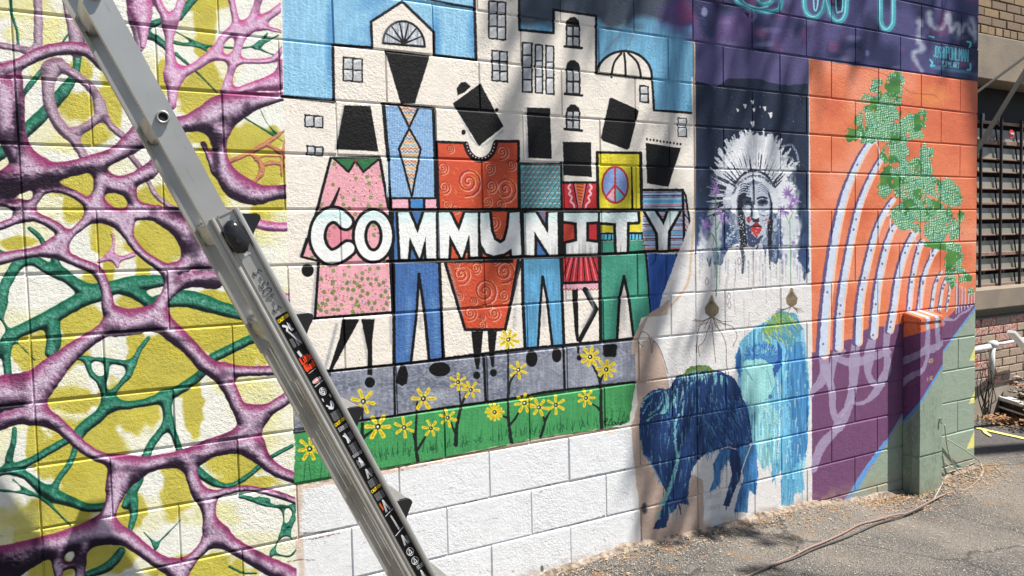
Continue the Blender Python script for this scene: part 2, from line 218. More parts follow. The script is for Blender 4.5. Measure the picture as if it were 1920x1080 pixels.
sk2 = [(973, -300), (974, 56), (1038, 62), (1038, 18), (1118, 30), (1118, 128), (1126, 118), (1150, 100), (1175, 96), (1200, 106), (1216, 125), (1224, 150), (1226, 207), (1300, 212), (1300, -300)]
poly(sk2, (104, 168, 204), streak=.12)
sl = win(970, -300, 1302, 215); X, Y = PX[sl], PY[sl]; d = sdpoly(sk2, X, Y); n = vn(X, Y, 26, 18, 8)
IMG[sl] += (np.array([66, 78, 94])-IMG[sl])*(np.clip((48-Y)/14+(n-.5)*2.4+np.clip((X-1150)/200, -.3, .4), 0, 1)*(d < 0))[..., None]
IMG[sl] += (np.array([92, 70, 128])-IMG[sl])*(np.clip(1.3-np.hypot((X-1275)/55, (Y-25)/48)+(n-.5), 0, .9)*(d < 0))[..., None]
IMG[sl] += (np.array([150, 60, 110])-IMG[sl])*(np.clip(1.0-np.hypot((X-1285)/18, (Y-22)/30)+(n-.5)*.6, 0, .6)*(d < 0))[..., None]
for a_ in ((1158, 70, 1120, 112), (1172, 40, 1150, 95), (1190, 60, 1170, 100)): line([(a_[0], a_[1]), (a_[2], a_[3])], (3, .5), (110, 128, 146), a=.5, soft=4, smooth=False)
def ol(P, r=2.1, close=False, c=K, rough=.9): line(P+([P[0]] if close else []), r, c, smooth=False, rough=rough, rs=3)
ol([(530, 181), (626, 191)], 3); ol([(626, 191), (624, 84)], 2.8); ol([(624, 84), (698, 89)], 2.2); ol(C1(600, 300, 592, 138, 790, 10), 2.5); ol(C1(790, 10, 992, 205, 992, 348), 2.6); ol(C1(992, 348, 1258, 378), 2.2); ol(C1(1258, 378, 1246, -80), 2.8)
ol([(760, -8), (800, -2), (850, 8), (889, 14)], 2)
ol([(973, -20), (974, 56), (1038, 62), (1038, 18)], 2.4); ol([(1038, 18), (1118, 30), (1118, 138)], 2.2)
dome = [(1119, 136)]+[(1170-52*math.cos(t), 144-48*math.sin(t)) for t in np.linspace(.15, math.pi, 14)]
line(dome, 2.3, K); ol([(1118, 138), (1222, 149)], 2.4); ol([(1222, 142), (1226, 207), (1299, 212)], 2.2)
for x1, x2 in ((1165, 1146), (1170, 1173), (1178, 1202)): line([(x1, 100), ((x1+x2)/2+(x2-x1)*.22, 118), (x2, 145)], 2, K)
def wn(x0, y0, x1, y1, nc, nr, sk=.1, r=2.9):
    x0 -= .6; x1 += .6
    dy = (x1-x0)*sk
    poly([(x0, y0), (x1, y0+dy), (x1, y1+dy), (x0, y1)], K, rough=1.6)
    cw = (x1-x0-r)/nc; ch = (y1-y0-r)/nr
    for i in range(nc):
        for j in range(nr):
            a, b = x0+r+i*cw, y0+r+j*ch+sk*(i+.5)*cw; e, g = a+cw-r, b+ch-r
            poly([(a, b), (e, b), (e, g), (a, g)], (214, 216, 218), rough=.9); poly([(a, b+(g-b)*.45), (e, b), (e, g), (a, g)], (150, 154, 158), a=.55, soft=3)
for v in ((643, 106, 680, 152, 2, 2), (571, 214, 606, 238, 2, 1), (575, 272, 606, 291, 2, 1), (916, 0, 949, 73, 2, 3), (922, 93, 952, 152, 2, 3), (979, 78, 998, 173, 1, 4), (1003, 82, 1018, 175, 1, 3), (1023, 84, 1039, 177, 1, 3), (1199, 159, 1216, 192, 1, 2)): wn(*v)
wn(1271, 220, 1287, 256, 1, 2, r=1.8)
for y0, y1 in ((32, 88), (113, 177), (196, 243)):
    poly([(1061, y0+16), (1063, y0+6), (1070, y0), (1078, y0), (1085, y0+6), (1088, y0+16), (1088, y1), (1061, y1-2)], K, rough=1.5)
    q = y0+17 if y1-y0 > 50 else y0+12
    for i in (0, 1):
        for j in (0, 1):
            a = 1064+i*12; b = q+j*(y1-q)/2; poly([(a, b+1), (a+9, b+2), (a+9, b+(y1-q)/2-2), (a, b+(y1-q)/2-3)], (190, 192, 194), rough=1); poly([(a, b+9), (a+9, b+3), (a+9, b+(y1-q)/2-3), (a, b+(y1-q)/2-3)], (140, 144, 148), a=.5, soft=3)
    line([(1059, y1-1), (1091, y1+2)], 2.4, K, smooth=False)
fan = [(757-39*math.cos(t), 84-44*math.sin(t)+3*math.cos(math.pi-t)) for t in np.linspace(0, math.pi, 18)]
poly(fan, (176, 182, 190), streak=.5); line(fan, 2.0, K, smooth=False); ol([(718, 81), (796, 88)], 2.2)
for t in np.linspace(.45, 2.7, 6): line([(757, 82), (757-38*math.cos(t), 84-43*math.sin(t)-3*math.cos(t))], (1.8, 1.1), K, smooth=False)
ell(757, 82, 4, 4, K)
line([(716, 82), (722, 60), (740, 42)], 2.4, (150, 150, 152), a=.5, soft=3)
# heads
SH = (168, 172, 178)
line([(722, 96), (757, 190)], 2, SH, a=.8, soft=3); poly(C1(680, 315, 965, 350, 870, 655, 780, 655), K)
line([(645, 200), (629, 280)], 2.4, SH, a=.9, soft=3); poly(C1(425, 665, 590, 672, 640, 957, 372, 945), K)
line([(856, 198), (895, 272), (942, 246)], 2, SH, a=.8, soft=2.5); poly(C1(1110, 655, 1285, 528, 1430, 800, 1275, 925), K); poly(C1(1140, 605, 1135, 560, 1160, 522, 1190, 518, 1222, 548, 1185, 585), K); ell(869, 248, 4, 5, K); ell(931.5, 206, 3.5, 3.5, K)
line([(985, 203), (990, 296)], 1.8, SH, a=.8, soft=2.5); poly(C2(296, 680, 443, 685, 455, 1005, 308, 998), K)
poly(C2(525, 898, 703, 900, 708, 1120, 532, 1108), K); line([(1143, 186), (1128, 258)], 1.6, SH, a=.8, soft=2.5); poly(C2(820, 622, 835, 620, 990, 690, 1003, 705, 945, 935, 930, 948, 775, 890, 765, 870), K); poly(C2(1048, 905, 1270, 938, 1192, 1182, 1058, 1160), K)
for i in range(11): ell(1213+i*6.3, 261+i*.95, 1.8, 2.2, K)
# 1 pink dress
SH2 = (150, 152, 158)
line([(620, 300), (596, 390), (572, 460), (563, 480)], 3, SH2, a=.7, soft=4); line([(594, 500), (585, 600)], 3, SH2, a=.7, soft=4)
pk = C3(358, -12, 650, -12, 700, 300, 712, 960, 240, 1000, 258, 650, 150, 610, 195, 490, 245, 300)
poly(pk, (224, 158, 168), streak=.06)
def inside(P, q): 
    s = False
    for i in range(len(P)):
        (x0, y0), (x1, y1) = P[i], P[i-1]
        if (y0 > q[1]) != (y1 > q[1]) and q[0] < (x1-x0)*(q[1]-y0)/(y1-y0)+x0: s = not s
    return s
def scatter(P, n, f, gap=4):
    xs = [p[0] for p in P]; ys = [p[1] for p in P]; pts = []
    for _ in range(n*30):
        q = (random.uniform(min(xs), max(xs)), random.uniform(min(ys), max(ys)))
        if inside(P, q) and all((q[0]-a)**2+(q[1]-b)**2 > gap*gap for a, b in pts): pts.append(q); f(*q)
        if len(pts) >= n: break
scatter(pk, 75, lambda x, y: (ell(x, y, 3.4, 3.6, (112, 134, 70)), ell(x, y, 1.7, 1.8, (146, 160, 96))), 12)
low = C3(250, 740, 710, 740, 714, 950, 245, 990)
scatter(low, 34, lambda x, y: ell(x, y, 3.6, 3.8, (110, 132, 68)), 9)
scatter(pk, 90, lambda x, y: ell(x, y, 1.4, 1.5, random.choice([(104, 120, 150), (178, 60, 80), (170, 70, 90)])), 6); scatter(low, 130, lambda x, y: ell(x, y, 1.1, 1.1, random.choice([(104, 120, 150), (186, 60, 80)])), 3.5)
ol([(620, 296), (594, 396), (566, 480)], 2.6); ol(C3(185, 500, 150, 612, 262, 640), 2.2); ol(C3(262, 640, 238, 1005), 2.6); ol(C3(236, 1003, 716, 965), 2.6); ol(C3(648, -10, 702, 300), 2.6); ol(C3(712, 0, 716, 310, 718, 620, 735, 975), 3.8)
poly(C3(355, -12, 650, -15, 545, 75, 495, 12, 450, 75), (44, 112, 66)); ol(C3(355, -12, 450, 76, 494, 5, 545, 76, 650, -12), 2.0); ol(C3(352, -15, 650, -18), 2.2); ell(667, 301, 3, 3, (150, 50, 40))
line(C3(393, 178, 370, 235, 340, 300), (1.6, 4), K); ell(577, 507, 11.5, 12, K); poly(C3(380, 380, 300, 410, 290, 520, 345, 575, 420, 530, 470, 550, 470, 380), (214, 100, 126), a=.45, soft=6)
# 2 striped shirt and tie
su = C1(672, 668, 988, 688, 1000, 1010, 1004, 1250, 725, 1250, 700, 1010); poly(su, (112, 156, 204))
for i in range(30):
    x = 722+i*3.1; line([(x, 204+i*.1), (x+3, 370)], .55, (168, 200, 228), smooth=False, dry=.25)
poly(C1(768, 670, 890, 690, 835, 803), (212, 196, 176)); poly(C1(835, 812, 908, 940, 850, 1245, 770, 940), (212, 196, 176))
tie1, tie2 = C1(768, 670, 890, 690, 835, 803), C1(835, 812, 908, 940, 850, 1245, 770, 940)
for j in range(26):
    y = 203+j*6.2; cc = [(206, 96, 60), (70, 120, 180), (220, 140, 60), (110, 180, 190)][j % 4]
    Z = [(744+i*3.4, y+(3.2 if i % 2 else -1)) for i in range(14)]
    for tp in (tie1, tie2):
        Zi = [q for q in Z if inside(tp, q)]
        if len(Zi) > 1: line(Zi, .8, cc, smooth=False)
ol(C1(768, 670, 835, 805, 890, 690), 2); ol(tie2, 2, True); ol(C1(662, 655, 990, 685), 2.4); ol(C1(672, 665, 690, 880, 705, 1012), 3.4); ol(C1(988, 688, 1000, 1010, 1003, 1300), 3)
poly(C3(728, 245, 1005, 245, 1005, 312, 728, 312), (232, 168, 184)); poly(C3(845, 250, 922, 250, 922, 320, 845, 320), (60, 130, 196)); ol(C3(728, 242, 1005, 242), 2); ol(C3(835, 245, 838, 312), 2.4); ol(C3(928, 245, 930, 312), 2.4)
BL = (62, 104, 166)
poly(C3(722, 315, 1010, 315, 1010, 640, 722, 640), BL, streak=.15); poly(C3(735, 640, 1025, 645, 1048, 1135, 1052, 1255, 958, 1262, 940, 1090, 895, 740, 868, 1060, 846, 1276, 742, 1284), BL, streak=.2); line([(768, 560), (764, 660)], 5, (104, 150, 196), a=.5, soft=7); line([(812, 560), (820, 660)], 5, (104, 150, 196), a=.4, soft=7)
poly(C3(898, 740, 880, 960, 848, 1278, 958, 1264, 936, 1060), CR); line(C3(905, 830, 905, 1060), 3, SH2, a=.5, soft=5); ol(C3(895, 722, 882, 960, 846, 1276), 2.6); ol(C3(895, 722, 930, 960, 960, 1262), 2.8); ol(C3(1025, 645, 1045, 1140, 1052, 1255), 3); ol(C3(735, 640, 738, 1284), 3.2); line(C3(715, 980, 720, 1160), 2.5, SH2, a=.7, soft=4)
# 3 red swirl dress
RD = (206, 76, 46)
rd = [(818, 266), (872, 268), (876, 282), (884, 294), (898, 302), (914, 298), (926, 286), (931, 266), (971, 265), (973, 395), (973, 492), (947, 618), (872, 618), (834, 491), (824, 400)]
poly(rd, RD)
def swirl(cx, cy, r):
    P = [(cx+r*(t/14.)*math.cos(t)*.92, cy+r*(t/14.)*math.sin(t)) for t in np.arange(.6, 14.5, .55)]
    line(P, max(1.3, r*.115), (230, 142, 62), smooth=False); line([(x+1.1, y+1) for x, y in P], max(.7, r*.05), (224, 140, 150), a=.8, smooth=False); line([(x-1.2, y-1) for x, y in P], max(.9, r*.06), (150, 26, 26), a=.85, smooth=False)
for s_ in [(879, 342, 27), (831, 316, 12), (834, 352, 13), (845, 280, 8), (855, 392, 9), (838, 384, 9), (918, 316, 12), (942, 286, 14), (948, 356, 24), (922, 350, 13), (914, 378, 11), (960, 310, 10), (938, 384, 11), (926, 418, 14), (933, 443, 8), (866, 515, 19), (893, 503, 11), (947, 510, 22), (910, 547, 26), (930, 488, 9), (862, 555, 8), (946, 555, 13), (883, 588, 14), (927, 588, 14), (905, 610, 9), (870, 470, 8), (855, 495, 8), (918, 575, 7), (888, 565, 8), (964, 530, 7), (905, 595, 6)]: swirl(*s_)
for k in range(26):
    x, y = random.uniform(822, 970), random.uniform(306, 390); line([(x, y), (x+random.uniform(2, 5), y+random.uniform(2, 6))], .8, (226, 140, 70), a=.7)
ol([(818, 266), (872, 268)], 2.4); line([(873, 270), (878, 284), (886, 294), (898, 300), (912, 297), (923, 286), (929, 268)], 5, K); ol([(929, 265), (972, 265), (973, 395)], 2.6); ol([(818, 266), (822, 396)], 3); ol([(834, 491), (872, 618), (947, 618), (976, 491)], 2.8)
for i in range(14):
    t = i/13*math.pi; ell(901-27*math.cos(t)*.95, 270+27*math.sin(t), 1.3, 1.6, (225, 190, 200))
line([(842, 500), (868, 590)], 2.4, SH2, a=.5, soft=3)
# 4 plaid shirt
pl_ = C4(255, 25, 510, 28, 510, 305, 255, 305); poly(pl_, (72, 150, 152)); poly(C4(340, 320, 440, 320, 440, 460, 345, 460), (66, 110, 150))
for j in range(9): line(C4(258, 42+j*33, 508, 44+j*33), .9, (150, 206, 208), smooth=False, dry=.2)
for j in range(-5, 12):
    for s_ in (1, -1):
        P = [q for q in [(975+j*9+(y-308)*.7*s_+(0 if s_ > 0 else 40), y) for y in range(309, 390, 5)] if 976 < q[0] < 1050]
        if len(P) > 1: line(P, .7, (186, 84, 70) if s_ > 0 else (40, 84, 120), smooth=False, dry=.2)
ol(C4(250, 22, 512, 25), 2.2); ol(C4(247, 20, 250, 310), 2.6); ol(C4(515, 20, 518, 310), 2.8)
for j in range(5): line(C4(360+j*22, 322, 380+j*18, 370+j*10), .8, (190, 80, 80), smooth=False)
PB = (82, 150, 192)
poly(C4(265, 620, 505, 612, 515, 900, 532, 1165, 458, 1172, 440, 1000, 397, 745, 380, 1000, 368, 1184, 285, 1194, 270, 900), PB, streak=.25); poly(C4(280, 622, 500, 616, 500, 700, 290, 720), (60, 120, 150), a=.5, soft=12); poly(C4(347, 480, 440, 600, 430, 608, 347, 606), (52, 100, 160)); poly(C4(490, 320, 512, 320, 512, 600, 496, 600), (70, 140, 140)); poly(C4(500, 540, 515, 540, 515, 605, 500, 605), (44, 96, 160))
poly(C4(397, 760, 383, 1000, 370, 1184, 458, 1172, 436, 1000), CR); line(C4(400, 860, 405, 1040), 4, SH2, a=.5, soft=6)
ol(C4(397, 738, 385, 880, 368, 1184), 2.4); ol(C4(397, 738, 425, 880, 458, 1172), 2.6); ol(C4(268, 610, 272, 900, 285, 1194), 3); ol(C4(512, 612, 522, 900, 532, 1165), 2.8); line(C4(240, 660, 215, 1060), 3, SH2, a=.5, soft=5)
ol(C4(245, 625, 205, 850, 160, 1068), 2.6)
# 5 red vest and skirt
RR = (200, 42, 48)
poly(C4(520, 145, 745, 143, 748, 305, 525, 308), RR); poly(C4(605, 148, 665, 148, 632, 300), (190, 70, 40))
for s_ in (-1, 1):
    line(C4(634+s_*32, 148, 634+s_*8, 300), 1.6, (226, 120, 140), smooth=False); line(C4(634+s_*42, 148, 634+s_*14, 300), 1.0, K, smooth=False)
    line([(1087.8+s_*(x)/3.375, 300+y/3.375) for x, y in ((62, 155), (74, 175), (60, 195), (70, 215), (52, 235), (60, 260), (42, 280), (36, 300))], 1.8, (232, 180, 190))
for j in range(7): line(C4(612+j*3, 158+j*20, 656-j*3, 164+j*20), 1.3, (232, 130, 40), smooth=False)
ol(C4(520, 143, 745, 141), 2.2); poly(C4(525, 395, 745, 395, 745, 520, 525, 520), RR); poly(C4(525, 400, 600, 400, 600, 510, 525, 510), (206, 80, 50), a=.6, soft=8)
poly(C4(525, 605, 750, 603, 752, 775, 525, 778), (186, 40, 50))
for j in range(11): a_ = (j-5)/5; line(C4(640+a_*70, 608, 640+a_*125, 775), .9, (226, 120, 130) if j % 2 else K, smooth=False)
ol(C4(518, 600, 522, 785), 3); ol(C4(525, 780, 752, 772), 2.6); poly(C4(530, 788, 750, 782, 750, 800, 532, 808), (220, 160, 176))
for j in range(10): ell(1059+j*6.6, 540-j*.3, 3.4, 3, (220, 160, 176)); line([(1056+j*6.6, 541), (1059.5+j*6.6, 544), (1062.6+j*6.6, 540.6)], .7, (150, 40, 60))
poly(C4(582, 822, 620, 818, 624, 1080, 628, 1150, 612, 1150, 600, 1080), K); line(C4(665, 820, 735, 945, 632, 1140), (5, 4.2), K, smooth=False); line(C4(690, 830, 715, 945, 650, 1060), 3, SH2, a=.6, soft=5)
# 6 yellow shirt, peace sign
YL = (226, 212, 44)
poly(C2(748, 965, 1015, 970, 1020, 1320, 752, 1318), YL, streak=.06); ol(C2(745, 965, 1016, 968), 2.4); ol(C2(742, 965, 748, 1320), 2.8); ol(C2(1016, 968, 1024, 1330), 3); line([(1184.5, 314), (1186, 390)], (1, 2.2), K, smooth=False)
ell(1153.5, 346.5, 26, 36, (186, 44, 44)); ell(1153.5, 346.5, 22.5, 32, (128, 158, 214)); poly([(1153, 348), (1138, 368), (1153, 378)], (226, 164, 176)); poly([(1154, 348), (1171, 366), (1154, 378)], (96, 190, 210))
line([(1153.5, 314), (1153.5, 380)], 1.7, (186, 44, 44), smooth=False); line([(1136, 369), (1153.5, 347), (1172, 368)], 1.7, (186, 44, 44), smooth=False)
for s_ in (C4(760, 402, 858, 402, 855, 455, 765, 458), C4(935, 402, 1000, 396, 1000, 325, 1022, 325, 1022, 452, 940, 452)): poly(s_, YL)
poly(C4(755, 460, 1030, 455, 1032, 505, 757, 512), K)
for x in (765, 788, 812, 835, 940, 962, 984, 1006): poly(C4(x, 470, x+17, 470, x+17, 503, x, 505), (88, 190, 216))
GN = (62, 148, 122)
poly(C4(757, 515, 1035, 508, 1058, 590, 1082, 980, 1020, 1000, 990, 1110, 965, 1120, 925, 880, 912, 745, 885, 880, 870, 1135, 772, 1140, 765, 600), GN, streak=.1)
poly(C4(912, 760, 885, 900, 868, 1130, 975, 1115, 935, 880), CR); line(C4(915, 860, 915, 1060), 4, SH2, a=.4, soft=6); ol(C4(912, 735, 882, 880, 867, 1135), 2.6); ol(C4(912, 735, 942, 880, 970, 1110), 2.6); ol(C4(757, 600, 765, 1140), 3.2); ol(C4(1050, 590, 1082, 970), 2.2)
# 7 striped shirt, jeans
st = C4(1030, 192, 1280, 195, 1287, 568, 1045, 572); sv = C4(1283, 195, 1300, 225, 1348, 550, 1295, 568)
poly(st, (150, 190, 222)); poly(sv, (168, 196, 222))
for j in range(13):
    y = 356+j*9.0; cc = [(212, 110, 88), (90, 30, 60), (224, 150, 130)][j % 3]
    line([(1206, y+2), (1281, y+1)], 1.1, cc, smooth=False); line([(1206, y+5.2), (1281, y+4)], .6, (80, 30, 60), smooth=False)
    P = [q for q in [(1283+i*2, y-18+i*2.6) for i in range(12)] if inside(sv, q)]
    if len(P) > 1: line(P, 1.3, cc, smooth=False)
for y in (378, 436): line([(1208, y), (1281, y-.5)], 3, (86, 166, 210), smooth=False)
ol(C4(1028, 190, 1283, 190), 2.4); ol(C4(1283, 190, 1293, 570), 2.4); ol(C4(1283, 192, 1302, 225, 1348, 550, 1296, 572), 1.8); ol(C4(1040, 578, 1345, 570), 2.6)
JB = (38, 84, 168)
poly(C4(1060, 592, 1322, 598, 1298, 690, 1262, 850, 1195, 975, 1082, 978), JB, streak=.2); line([(1250, 480), (1248, 585)], (1.5, 3), (22, 50, 110), soft=3); line(C4(1240, 595, 1255, 640, 1290, 665), 1.2, K); line(C4(1115, 595, 1105, 640, 1075, 665), 1.2, (24, 50, 100)); poly(C4(1288, 590, 1325, 598, 1300, 660, 1290, 640), K)
# letters
def lt(P, tint=0):
    line(P+[P[0]], 5.4, K, smooth=False, rough=.8, rs=3)
LET = [C3(765, 330, 832, 330, 888, 462, 932, 330, 1003, 332, 1005, 625, 945, 622, 938, 490, 900, 625, 838, 490, 825, 625, 780, 625),
    C3(1018, 332, 1090, 332, 1150, 452, 1190, 335, 1270, 335, 1270, 610, 1222, 612, 1215, 470, 1168, 622, 1090, 475, 1082, 625, 1025, 622),
    C4(3, 335, 58, 335, 70, 450, 90, 505, 130, 528, 160, 505, 180, 430, 190, 335, 250, 330, 262, 600, 205, 605, 198, 562, 150, 592, 90, 606, 40, 588, 8, 530, 2, 440),
    C4(278, 335, 350, 332, 430, 465, 432, 335, 490, 330, 492, 600, 440, 602, 345, 455, 343, 605, 285, 600), C4(528, 335, 745, 335, 745, 388, 672, 392, 672, 515, 745, 525, 745, 595, 545, 597, 545, 530, 615, 512, 612, 395, 530, 385),
    C4(758, 335, 995, 330, 998, 390, 930, 392, 928, 580, 866, 585, 860, 400, 760, 392), C4(1048, 326, 1105, 324, 1162, 412, 1197, 322, 1258, 326, 1190, 450, 1186, 568, 1130, 570, 1125, 462, 1105, 425)]
Cc = C3(432, 392, 385, 352, 330, 350, 275, 395, 252, 480, 272, 560, 325, 612, 385, 605, 448, 560); Oc = [(520+(608+88*math.cos(t))/3.375, 300+(480+128*math.sin(t))/3.375) for t in np.linspace(0, 2*math.pi, 26)]
line([(553, 0)], 0, K) if 0 else None
ol(C3(720, 316, 1485, 316), 3); ol(C4(0, 312, 1285, 318), 2.8); ol(C3(700, 640, 1485, 640), 3); ol(C4(0, 622, 520, 612, 1050, 580), 3)
for x in (722, 1012, 1283): ol(C3(x, 320, x+2, 640), 4.5)
for x in (268, 512, 752): ol(C4(x, 320, x+3, 610), 4.5)
for L_ in LET: lt(L_)
line(Cc, 17.5, K, rough=.8); line(Oc, 14.5, K, rough=.8)
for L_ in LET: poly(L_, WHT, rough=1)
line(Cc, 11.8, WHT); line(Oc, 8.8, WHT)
for L_ in LET+[C3(215, 320, 470, 320, 470, 640, 215, 640), C3(490, 320, 735, 320, 735, 640, 490, 640)]:
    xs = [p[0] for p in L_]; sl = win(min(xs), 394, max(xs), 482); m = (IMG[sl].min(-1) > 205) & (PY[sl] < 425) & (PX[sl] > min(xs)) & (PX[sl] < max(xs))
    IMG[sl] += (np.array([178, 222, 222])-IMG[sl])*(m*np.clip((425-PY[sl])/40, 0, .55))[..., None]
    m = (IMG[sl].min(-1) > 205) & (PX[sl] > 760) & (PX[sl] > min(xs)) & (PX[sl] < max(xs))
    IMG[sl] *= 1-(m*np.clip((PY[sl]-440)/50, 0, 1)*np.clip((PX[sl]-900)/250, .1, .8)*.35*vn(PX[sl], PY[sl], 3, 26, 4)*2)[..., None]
# legs and street
ol([(ed(690), 700), (640, 694)], 2.6)
GY = (132, 136, 150); LN1 = C5(285, 328, 740, 285, 1485, 190)+C6(290, 182, 530, 160, 960, 118, 985, 112); LN2 = C5(108, 712, 540, 638, 760, 606, 1100, 550, 1485, 497)+C6(420, 455, 950, 396, 985, 394)
poly([(552, 708)]+LN1+[(1192, 716)]+LN2[::-1], GY, streak=.15)
sl = win(552, 640, 1192, 815); X, Y = PX[sl], PY[sl]; d = sdpoly([(552, 708)]+LN1+[(1192, 716)]+LN2[::-1], X, Y); n = vn(X, Y, 30, 20, 14)*vn(X, Y, 5, 3, 15)
IMG[sl] += (np.array([92, 100, 118])-IMG[sl])*(np.clip((n-.22)*2.6, 0, .75)*(d < 0))[..., None]; IMG[sl] += (np.array([176, 184, 194])-IMG[sl])*(np.clip((.1-n)*6, 0, .6)*(d < 0))[..., None]
GB = [(553, 812)]+LN2+[(1180, 790), (1165, 798)]+C6(400, 748, 0, 832)+C5(1100, 868, 660, 958, 345, 1012, 108, 1050)
poly(GB, (62, 148, 84), streak=.14, rough=3, rs=6)
for i in range(150):
    x = random.uniform(640, 1178); yb = 878-(x-640)*.155; 
    if x < 720 and yb < 800: continue
    h = random.uniform(14, 42)*(.6+.4*random.random()); line([(x, yb-random.uniform(2, 14)), (x+random.uniform(-5, 5), yb-h)], (1.0, .4), (26, 84, 50), smooth=False, a=.85, dry=.15)
for x in (570, 583, 600, 615): line([(x, 900), (x+random.uniform(-4, 4), 868)], .8, (30, 96, 54), smooth=False)
ol([(552, 808)]+C5(108, 712, 380, 665), 2.2); line(LN1, 2.6, K, smooth=False, rough=1.2); line(LN2, 2.3, K, smooth=False, rough=1.2)
ol(C5(740, 288, 745, 608), 2.4); ol(C5(1308, 225, 1322, 510), 2.2); ol(C6(22, 226, 36, 512), 2.2); ol(C6(528, 166, 536, 440), 2.2)
line(C5(375, 30, 300, 320), 3, SH2, a=.8, soft=4); line(C5(540, 60, 578, 280), 3, SH2, a=.6, soft=4)
poly(C5(410, -5, 520, -5, 452, 120, 345, 322, 318, 395, 298, 380, 325, 320, 395, 110), K); poly(C5(530, -5, 615, -5, 600, 130, 600, 350, 570, 345, 572, 200), K); ell(693.5, 717, 9.5, 10, K)
poly(C5(780, 290, 812, 288, 828, 340, 822, 400, 790, 418, 755, 400, 758, 340), K); ell(824.5, 692.5, 20, 13.5, K)
poly(C5(1228, 72, 1302, 70, 1288, 220, 1275, 312, 1258, 312, 1240, 200), K); ell(894, 704, 6.6, 7, K); poly(C5(1330, 70, 1390, 70, 1375, 200, 1372, 298, 1355, 296, 1338, 190), K); ell(925, 699, 6.6, 7, K)
ell(997, 672.5, 11, 15.5, K); ell(1044, 666, 9, 13.5, K); ell(1086, 671, 4.6, 5, K); poly(C6(612, 165, 632, 165, 628, 212, 616, 212), K); poly(C6(778, 165, 790, 155, 855, 152, 868, 160, 865, 225, 850, 235, 790, 232, 780, 220), K, rough=1.5)
# flowers
def stem(P, r=2.4): line(P, (r*1.2, r*.6), (24, 30, 26), rough=1)
stem(C5(700, 1060, 640, 1010), 2); stem(C5(535, 780, 540, 560), 3.2); stem(C5(545, 745, 600, 700), 2.6)
stem(C5(890, 905, 875, 760, 885, 520), 2.8); stem(C5(875, 790, 860, 720, 830, 690), 2); stem(C5(888, 820, 930, 750, 965, 700), 2.2); stem(C5(1130, 790, 1135, 680, 1160, 560, 1195, 470), 3.2); stem(C5(1165, 560, 1150, 440), 2); stem(C5(1125, 720, 1100, 650), 1.8); stem(C5(1480, 790, 1465, 640, 1460, 500, 1462, 150), 2.4); stem(C5(1455, 615, 1400, 600), 1.6)
stem(C6(205, 790, 180, 640, 178, 480, 178, 160), 2.4); stem(C6(178, 480, 188, 400, 220, 345), 2.4); stem(C6(192, 660, 225, 620, 250, 575), 2.2); stem(C6(170, 620, 125, 600), 1.6); stem(C6(380, 750, 410, 650, 390, 590), 2.2); stem(C6(410, 640, 445, 575), 2.2); stem(C6(770, 690, 765, 560, 762, 400, 715, 290), 3); stem(C6(760, 390, 780, 345), 2.4); stem(C6(770, 590, 740, 550, 705, 530), 2)
def flower(x, y, r, n=6, ph=0.):
    for i in range(n):
        t = ph+i*2*math.pi/n; rr = r*random.uniform(.9, 1.08); line([(x+.34*rr*math.cos(t), y+.34*rr*math.sin(t)), (x+.9*rr*math.cos(t), y+.9*rr*math.sin(t))], (r*.13, r*.17), (226, 202, 36), rough=1)
        line([(x+.45*rr*math.cos(t+.1), y+.45*rr*math.sin(t+.1)), (x+.85*rr*math.cos(t), y+.85*rr*math.sin(t))], r*.035, (178, 140, 24), rough=.4)
    ell(x, y, r*.2, r*.22, K, rot=.5); ell(x-.5, y, r*.1, r*.11, (225, 225, 220))
for X_, Y_, r_, n_, p_ in ((545, 515, 74, 6, .2), (637, 675, 84, 6, .0), (802, 680, 62, 6, .4), (972, 685, 55, 6, .1), (1078, 618, 58, 6, .3), (925, 498, 74, 6, 0), (1145, 393, 56, 6, .5), (1225, 443, 56, 6, .1), (1375, 585, 54, 6, .5), (205, 815, 76, 7, .3)): flower(*C5(X_, Y_)[0], r_/3.375, n_, p_)
for X_, Y_, r_, n_, p_ in ((180, 123, 62, 8, .2), (243, 315, 58, 6, .4), (93, 583, 56, 6, 0), (282, 525, 64, 7, .3), (373, 553, 60, 6, .1), (480, 537, 58, 6, .5), (671, 493, 56, 7, 0), (698, 233, 66, 8, .2), (800, 313, 64, 8, .1)): flower(*C6(X_, Y_)[0], r_/3.375, n_, p_)
for P in ([(1135, 792), (1139, 786), (1134, 785), (1133, 795), (1140, 797)], [(1144, 787), (1141, 797), (1146, 796)], [(1152, 791), (1148, 793), (1149, 797), (1153, 795), (1153, 791), (1155, 796)], [(1156, 796), (1158, 791), (1161, 796)], [(1167, 791), (1163, 793), (1164, 796), (1168, 792), (1170, 793), (1174, 789)]): line(P, .6, K, rough=.1)
# trim and bare lower wall
poly([(556, 915)]+C5(108, 1050, 345, 1012, 660, 958, 1100, 868)+C6(0, 832, 400, 748, 880, 682)+[(1188, 800), (1200, 1030), (1200, 1400), (556, 1400)], (220, 222, 224))
line([(556, 917)]+C5(345, 1022, 660, 966, 1100, 876)+C6(0, 840, 400, 758, 880, 690), 4.5, (216, 190, 168), rough=4, rs=9, a=.85); line([(556, 911)]+C5(345, 1012, 660, 956, 1100, 866)+C6(0, 830, 400, 746, 870, 680), .9, (80, 60, 50), rough=1.5, rs=7, a=.8)
line([(560, 915), (560, 960), (562, 1010), (566, 1080), (572, 1300)], 6, (206, 182, 160), rough=7, rs=12, a=.75, soft=5)
for P in ([(570, 1000), (600, 998), (632, 997)], [(556, 1012), (590, 1010), (635, 1000)], [(540, 1053), (560, 1050), (590, 1050)]): line(P, 1.4, (110, 86, 74), rough=2.2, a=.7, dry=.3)

